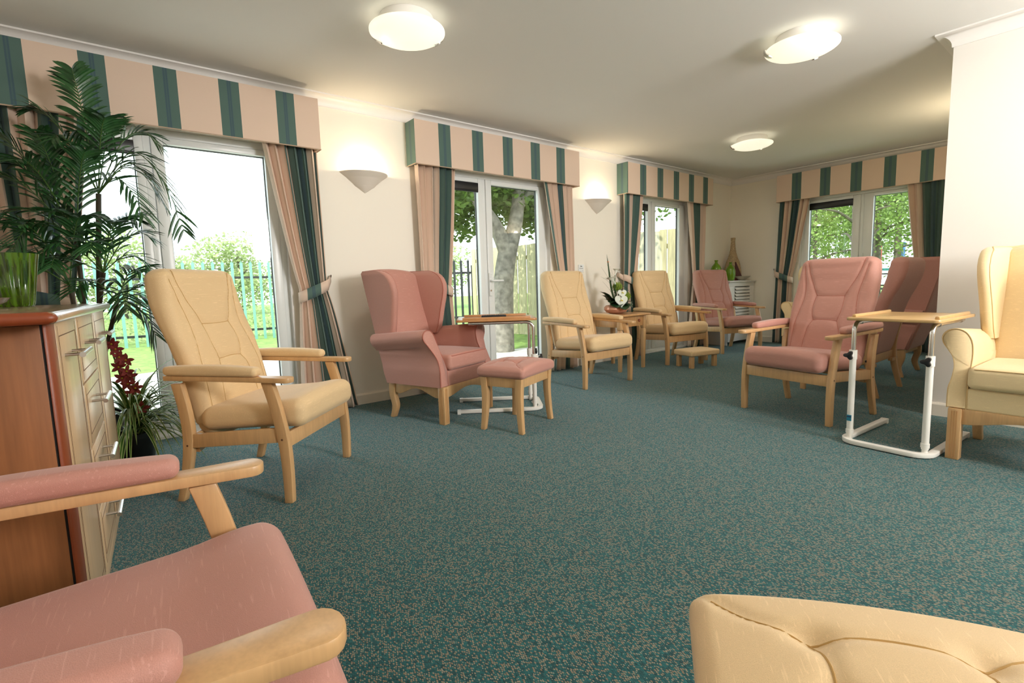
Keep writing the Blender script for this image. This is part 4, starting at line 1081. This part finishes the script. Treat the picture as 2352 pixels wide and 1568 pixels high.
# ================================================================ ORCHID / SPIDER PLANT
orc = empty('potted_orchid', (.075, 3.50, 0), label='red orchid with striped arching leaves in a black pot beside the cabinet', cat='potted plant')
MB().lathe([(0, 0), (.075, 0), (.095, .20), (.10, .20), (.10, .225), (.09, .225), (.085, .19), (0, .18)], 28).build('pot', M['dpot'], orc)
def varleaf():
    m, nt, p = newmat('variegated_leaf'); uv = nt.nodes.new('ShaderNodeTexCoord').outputs['UV']; sp = nt.nodes.new('ShaderNodeSeparateXYZ'); nt.links.new(uv, sp.inputs[0])
    e = math_node(nt, 'GREATER_THAN', math_node(nt, 'ABSOLUTE', math_node(nt, 'SUBTRACT', sp.outputs[0], .5)), .30)
    nt.links.new(mixc(nt, e, (.06, .16, .02), (.50, .60, .24)), p.inputs['Base Color']); p.inputs['Roughness'].default_value = .4; return m
vl = MB(); rnd = random.Random(4); NB = 120
for k in range(NB):
    a = R(rnd.uniform(-110, 80)) if k % 3 else R(rnd.uniform(0, 360)); L = rnd.uniform(.30, .56); el = rnd.uniform(35, 80); hd = Vector((math.cos(a), math.sin(a), 0))
    p = Vector((.03 * math.cos(a), .03 * math.sin(a), .20)) + Vector((0, 0, rnd.uniform(0, .14))); d = hd * math.cos(R(el)) + Vector((0, 0, 1)) * math.sin(R(el)); n = 10; P = []
    for i in range(n + 1): P.append(p.copy()); d = (d + Vector((0, 0, -1)) * .23 + hd * .02).normalized(); p = p + d * L / n; p.z = max(p.z, .02)
    side = Vector((-hd.y, hd.x, 0)); vs = []; w0 = rnd.uniform(.006, .0115); up = Vector((0, 0, 1))
    for i, q in enumerate(P): w_ = w0 * (1 - (i / n) ** 2) + .0004; vs += [q - side * w_ + up * w_ * .4, q, q + side * w_ + up * w_ * .4]
    fs = []; uv = []
    for i in range(n):
        for j in range(2): b0 = i * 3 + j; fs.append((b0, b0 + 1, b0 + 4, b0 + 3)); uv.append([(j * .5, 0), (j * .5 + .5, 0), (j * .5 + .5, 1), (j * .5, 1)])
    vl.add(vs, fs, uv)
vl.build('leaves', varleaf(), orc, smooth=60, fixn=False)
MB().tube(crv([(-.01, 0, .2), (-.03, -.01, .5), (-.07, -.02, .74)], 6), .004, 6).tube(crv([(.0, 0, .2), (.03, -.03, .34), (.05, -.05, .42)], 5), .003, 6).build('flower_stem', M['stem'], orc)
M['orchid'] = simple('orchid_petal', (.36, .045, .06), .5, var=.4, scale=60)
rnd = random.Random(12)
for k, (x, y, z) in enumerate([(-.045, -.03, .70), (-.035, -.04, .655), (-.005, -.04, .635), (-.04, -.03, .60), (-.01, -.05, .575), (.005, -.05, .545), (-.01, -.04, .505), (.02, -.06, .48), (.04, -.07, .37), (-.06, -.03, .73), (-.03, -.05, .54), (.0, -.06, .46)]):
    f_ = MB(); c = Vector((x, y, z)); fd = Vector((rnd.uniform(-.2, .6), -1, rnd.uniform(-.3, .3))).normalized(); u = fd.orthogonal().normalized(); v = fd.cross(u)
    for j in range(5):
        a = 2 * math.pi * j / 5 + rnd.uniform(-.2, .2); dd = u * math.cos(a) + v * math.sin(a); leaf_blade(f_, c, c + dd * .040 + fd * .010, .0105, 0, 4, up=fd)
    o = f_.build('blossom', M['orchid'], orc, smooth=60)
    MB().lathe([(0, -.006), (.006, 0), (0, .006)], 8, tuple(c + fd * .006)).build('lip_petal', M['yellow'], o)
# ================================================================ OUTDOORS
M['grass'] = simple('lawn_grass', (.16, .26, .05), .9, var=.35, scale=9, bump=1, bscale=120)
M['paving'] = simple('pale_paving', (.62, .60, .55), .85, var=.08, scale=6)
struct(MB().box(-30, 60, YW + .175, 45, -.5, -.075), 'ground', M['grass'])
struct(MB().box(XF + .175, 60, -25, YW + .17, -.5, -.076), 'ground_east', M['grass'])
pv = MB(); pv.prism([(-8, YW + .175), (XF + 1.5, YW + .175), (XF + 1.5, -8), (XF + 3.2, -8), (XF + 3.2, 5.9), (4.6, 6.35), (3.2, 9.0), (.2, 8.3), (-8, 8.1)], 'z', -.12, -.055)
struct(pv, 'path', M['paving'])
pj = MB()
for i in range(14):
    y = YW + .6 + i * .6
    if y < 6: pj.box(-4, 7, y - .004, y + .004, -.056, -.0535)
for i in range(18): pj.box(-4 + i * .6 - .004, -4 + i * .6 + .004, YW + .3, 6.2, -.056, -.0535)
struct(pj, 'trim_2', simple('paving_joint', (.40, .38, .34), .9))
def palisade(a, b, zb, h, n, mat, label, rail=(.19, .80)):
    a = Vector(a); b = Vector(b); d = (b - a); L = d.length; rz = math.degrees(math.atan2(d.y, d.x))
    root = empty('palisade_fence', (a.x, a.y, zb), rz, label=label, cat='fence')
    for f_ in rail:
        MB().box(0, L, .02, .06, h * f_ - .025, h * f_ + .025).build('rail', M['black'], root)
    me = MB(); w_ = .028
    out = [(-w_, -h * .0), (w_, 0), (w_, h - .12), (w_ * 1.15, h - .05), (w_ * .5, h - .07), (0, h), (-w_ * .5, h - .07), (-w_ * 1.15, h - .05), (-w_, h - .12)]
    rings = []
    me.add([(x, -.004 + abs(x) * -.25, z) for x, z in out] + [(x, .004 + abs(x) * -.25, z) for x, z in out], [tuple(range(9)), tuple(range(17, 8, -1))] + [(i, 9 + i, 9 + (i + 1) % 9, (i + 1) % 9) for i in range(9)])
    first = me.build('pale', mat, root)
    for i in range(n):
        o = first if i == 0 else first.copy()
        if i: col.objects.link(o); o.parent = root
        o.location = (L * (i + .5) / n, 0, 0)
    for i in range(0, 3):
        MB().box(L * i / 2 - .03, L * i / 2 + .03, .06, .12, 0, h * .9).build('post', M['black'], root)
    return root
palisade((-3.4, 13.4), (4.9, 12.2), -.22, 1.92, 46, simple('teal_green_steel', (.20, .42, .37), .4), 'green pointed palisade fence beyond the lawn, seen through the left door')
palisade((4.9, 12.2), (7.05, 10.25), -.12, 1.78, 17, simple('black_steel', (.012, .016, .018), .4), 'black pointed palisade fence beside the boarded fence')
wf = empty('boarded_fence', (6.72, 9.75, 0), label='pale wooden boarded garden fence behind the tree', cat='fence')
a = Vector((6.72, 9.75)); b = Vector((7.35, 4.55)); d = b - a; L = d.length; wf.rotation_euler = (0, 0, math.atan2(d.y, d.x))
M['fencewood'] = wood('fence_wood', (.40, .36, .22), .8, .25, 0, (14, 14, 1.2))
n = 40; rnd = random.Random(2)
fb = MB().box(0, L / n - .006, -.009, .009, -.08, 1.80).build('board', M['fencewood'], wf, bevel=.002)
for i in range(n):
    o = fb if i == 0 else fb.copy()
    if i: col.objects.link(o); o.parent = wf
    o.location = (L * i / n, (.020 if i % 2 else 0), rnd.uniform(-.012, .012)); 
for z in (.3, 1.5): MB().box(0, L, .02, .06, z, z + .08).build('rail', M['fencewood'], wf)
def foliage(mb, c, rad, n, size, rnd, flat=1.0):
    c = Vector(c)
    for k in range(n):
        v = Vector((rnd.gauss(0, 1), rnd.gauss(0, 1), rnd.gauss(0, 1))).normalized() * (rnd.random() ** .45)
        p = c + Vector((v.x * rad[0], v.y * rad[1], v.z * rad[2])); s_ = size * rnd.uniform(.6, 1.3)
        a_ = Vector((rnd.gauss(0, 1), rnd.gauss(0, 1), rnd.gauss(0, .6))).normalized(); b_ = a_.cross(Vector((rnd.gauss(0, 1), rnd.gauss(0, 1), rnd.gauss(0, 1)))).normalized()
        mb.add([p - a_ * s_, p - a_ * s_ * .3 - b_ * s_ * .55, p + a_ * s_ * .5 - b_ * s_ * .4, p + a_ * s_, p + a_ * s_ * .4 + b_ * s_ * .5, p - a_ * s_ * .4 + b_ * s_ * .5], [(0, 1, 2, 3, 4, 5)])
def leafmat(name, c):
    m, nt, p = newmat(name); gi = nt.nodes.new('ShaderNodeNewGeometry'); rp = nt.nodes.new('ShaderNodeMapRange')
    nt.links.new(mixc(nt, gi.outputs['Random Per Island'], tuple(x * .55 for x in c), tuple(min(1, x * 1.6) for x in c)), p.inputs['Base Color']); p.inputs['Roughness'].default_value = .5
    t = nt.nodes.new('ShaderNodeBsdfTranslucent'); t.inputs[0].default_value = (*[min(1, x * 1.7) for x in c], 1); mx = nt.nodes.new('ShaderNodeMixShader'); mx.inputs[0].default_value = .35
    nt.links.new(p.outputs[0], mx.inputs[1]); nt.links.new(t.outputs[0], mx.inputs[2]); nt.links.new(mx.outputs[0], nt.nodes['Material Output'].inputs[0]); return m
M['leafA'] = leafmat('garden_tree_leaf', (.10, .17, .03)); M['leafB'] = leafmat('woodland_leaf', (.17, .245, .06)); M['leafC'] = leafmat('hedge_leaf', (.30, .36, .16))
M['bark'] = simple('bark', (.22, .20, .17), .9, var=.4, scale=12, bump=1, bscale=40); M['bark2'] = simple('dark_bark', (.10, .085, .06), .9, var=.3, scale=8)
tr = empty('garden_tree', (5.0, 6.35, 0), label='thick-trunked tree with a forked trunk outside the middle garden door', cat='tree')
tk = MB(); tk.tube(crv([(-.16, -.1, -.1), (-.10, -.05, .5), (-.02, 0, 1.1), (.10, .0, 1.62)], 5), [.18 - .035 * i / 15 for i in range(16)], 14)
tk.tube(crv([(.08, 0, 1.5), (.28, .0, 2.1), (.42, .05, 3.0), (.6, .2, 4.2)], 5), [.145 * (1 - i / 18) ** .8 for i in range(16)], 12)
tk.tube(crv([(.05, 0, 1.5), (-.16, .05, 1.95), (-.50, .2, 2.45), (-1.0, .4, 3.2), (-1.6, .6, 3.9)], 5), [.135 * (1 - i / 24) ** .9 for i in range(21)], 10)
tk.tube(crv([(-.2, .05, 2.0), (-.7, -.2, 2.3), (-1.4, -.5, 2.45)], 5), [.06 - .04 * i / 10 for i in range(11)], 8)
tk.tube(crv([(.3, .0, 2.2), (.9, -.2, 2.8), (1.8, -.4, 3.2)], 5), [.08 - .05 * i / 10 for i in range(11)], 8)
tk.build('trunk', M['bark'], tr)
rnd = random.Random(31); cr = MB()
for (c, rd, n_) in (((-.9, .1, 2.75), (1.2, .9, .55), 900), ((.5, .3, 2.7), (1.1, 1.0, .6), 900), ((-.2, .0, 3.5), (2.2, 1.6, .9), 1500), ((1.9, -.3, 2.75), (1.2, .9, .7), 900), ((-1.5, -.3, 2.3), (.7, .5, .45), 500), ((.2, 1.2, 2.45), (1.6, .8, .55), 1200), ((-1.2, .9, 2.5), (1.0, .7, .6), 700), ((1.5, .8, 2.35), (.8, .6, .4), 500), ((.9, .4, 2.1), (.5, .4, .35), 160), ((-.35, .9, 2.0), (.7, .4, .3), 160), ((2.9, -.6, 2.8), (1.0, .9, .8), 500)):
    foliage(cr, c, rd, int(n_ * 2.6), .050, rnd)
cr.build('crown', M['leafA'], tr, smooth=0, fixn=False)
def wood_tree(x, y, h, r, seed, label, lm='leafB', low=1.2, n_=5000, size=.058, trunk=.17, group='trees beyond the garden'):
    t = empty('woodland_tree', (x, y, -.08), label=label, cat='tree', group=group)
    rn = random.Random(seed); tb = MB(); tb.tube(crv([(0, 0, -.1), (.08, 0, h * .3), (-.05, .05, h * .8)], 6), [trunk * (1 - .6 * i / 12) for i in range(13)], 10)
    for k in range(6):
        a_ = rn.uniform(0, 6.28); z = h * rn.uniform(.25, .6); tb.tube(crv([(.03, 0, z), (math.cos(a_) * r * .4, math.sin(a_) * r * .4, z + .25), (math.cos(a_) * r * .8, math.sin(a_) * r * .8, z + .3)], 4), [.04, .038, .034, .03, .028, .025, .02, .016, .012], 6)
    tb.build('trunk', M['bark2'], t)
    cb_ = MB()
    for k in range(9):
        a_ = rn.uniform(0, 6.28); rr = rn.uniform(.1, .6) * r; z = low + (h - low) * rn.uniform(.15, .9)
        foliage(cb_, (rr * math.cos(a_), rr * math.sin(a_), z), (r * .62, r * .62, (h - low) * .26), n_ // 9, size, rn)
    cb_.build('crown', M[lm], t, smooth=0, fixn=False); return t
wood_tree(19.5, 7.6, 6.5, 2.6, 1, 'tree with a dark slim trunk beyond the far doors, left light', low=1.5)
wood_tree(19.0, 5.3, 6.5, 2.4, 2, 'leafy tree right of the mullion beyond the far doors', low=1.6)
wood_tree(20.5, 3.6, 6.0, 2.2, 3, 'tree nearest the right curtain beyond the far doors', low=1.5)
wood_tree(23, 9.8, 7, 2.8, 4, 'broad tree behind, left side of the far doors view', low=1.0)
wood_tree(24, 6.0, 7, 3.0, 5, 'broad background tree in the middle of the far doors view', low=1.0)
wood_tree(14.6, 4.55, 5.5, 1.5, 8, 'nearest sapling seen through the far right door leaf', low=1.9, n_=3400, size=.040, trunk=.10)
G2 = 'pale hedgerow trees past the green fence'
for i, (x, y, h, r, lb) in enumerate(((.8, 30, 3.7, 2.6, 'pale rounded tree left behind the green fence'), (5.4, 28, 3.9, 2.2, 'pale rounded tree right behind the green fence'), (3.2, 31, 3.0, 2.2, 'low pale tree in the middle behind the green fence'), (-2.4, 31, 3.4, 2.4, 'pale tree behind the palm leaves past the green fence'), (8.2, 27, 3.3, 2.0, 'pale low tree behind the first curtain past the green fence'), (12.5, 22, 3.2, 2.2, 'pale bushy tree behind the black palisade fence'))):
    wood_tree(x, y, h, r, 40 + i, lb, 'leafC', .2, 4200, .085, .12, G2)
for i, (x, y, h, r, lb) in enumerate(((28, 4.0, 8, 2.8, 'tall dense tree behind the play frame'), (28, 8.4, 8.5, 3.0, 'tall dense tree behind the left light of the far doors'), (29, 12, 8, 3.0, 'tall tree at the left rear beyond the far doors'), (17.2, 6.4, 5.6, 1.7, 'bushy young tree close behind the far door mullion'), (16.5, 4.7, 5.8, 1.5, 'bushy young tree filling the far right door leaf'), (22.5, 12.3, 7, 2.6, 'spreading tree at the left edge of the far doors view'))):
    wood_tree(x, y, h, r, 80 + i, lb, low=1.0 if i < 3 else 1.7, n_=6000, size=.09 if i < 3 else .042, trunk=.2 if i < 3 else .09)
def bush(x, y, r, h, seed, label, lm='leafC'):
    b_ = MB(); rn = random.Random(seed); foliage(b_, (0, 0, h * .5), (r, r * .6, h * .55), int(900 * r), .035, rn); o = b_.build('shrub', M[lm], None, smooth=0, fixn=False); o.location = (x, y, -.1); return tag(o, label, 'shrub', group='shrubs at the fences')
bush(.3, 13.9, .9, .7, 61, 'climbing shrub at the green fence, left'); bush(2.9, 13.5, .9, .9, 62, 'climbing shrub at the green fence, right'); bush(6.5, 12.1, .8, .6, 63, 'low green shrub at the foot of the black fence', 'leafA')
# playground fence and bench past the far doors
fe = empty('low_railing', (21.5, 5.6, 0), -80, label='low dark railing beyond the far doors under the trees', cat='fence')
for z in (.55, .95): MB().box(-3, 3, 0, .05, z, z + .05).build('rail', M['black'], fe)
fp_ = MB().box(-.015, .015, 0, .03, -.1, .95).build('baluster', M['black'], fe)
for i in range(30):
    o = fp_ if i == 0 else fp_.copy()
    if i: col.objects.link(o); o.parent = fe
    o.location = (-3 + i * .2, 0, 0)
pf = empty('play_frame', (25, 5.2, 0), -75, label='coloured play frame poles beyond the railing', cat='play equipment')
for i, c in enumerate(((.05, .35, .35), (.6, .12, .10), (.15, .3, .6), (.05, .40, .35), (.55, .15, .12), (.7, .7, .65), (.08, .35, .38))):
    MB().box(-2.4 + i * .75, -2.25 + i * .75, 0, .1, -.1, 2.2).build('pole', simple('play_paint', c, .5), pf)
MB().box(-2.4, 2.6, 0, .1, 1.1, 1.2).build('beam', simple('teal_paint', (.05, .3, .3), .5), pf)
bn = empty('garden_bench', (14.2, 3.95, 0), 60, label='dark picnic bench on the lawn beyond the far doors', cat='bench')
MB().box(-.6, .6, -.2, .2, .62, .66).build('seat', M['black'], bn)
for sx in (-1, 1): MB().tube([(sx * .45, -.3, -.08), (sx * .45, .1, .62)], .025, 6).tube([(sx * .45, .3, -.08), (sx * .45, -.1, .62)], .025, 6).build('leg', M['black'], bn)
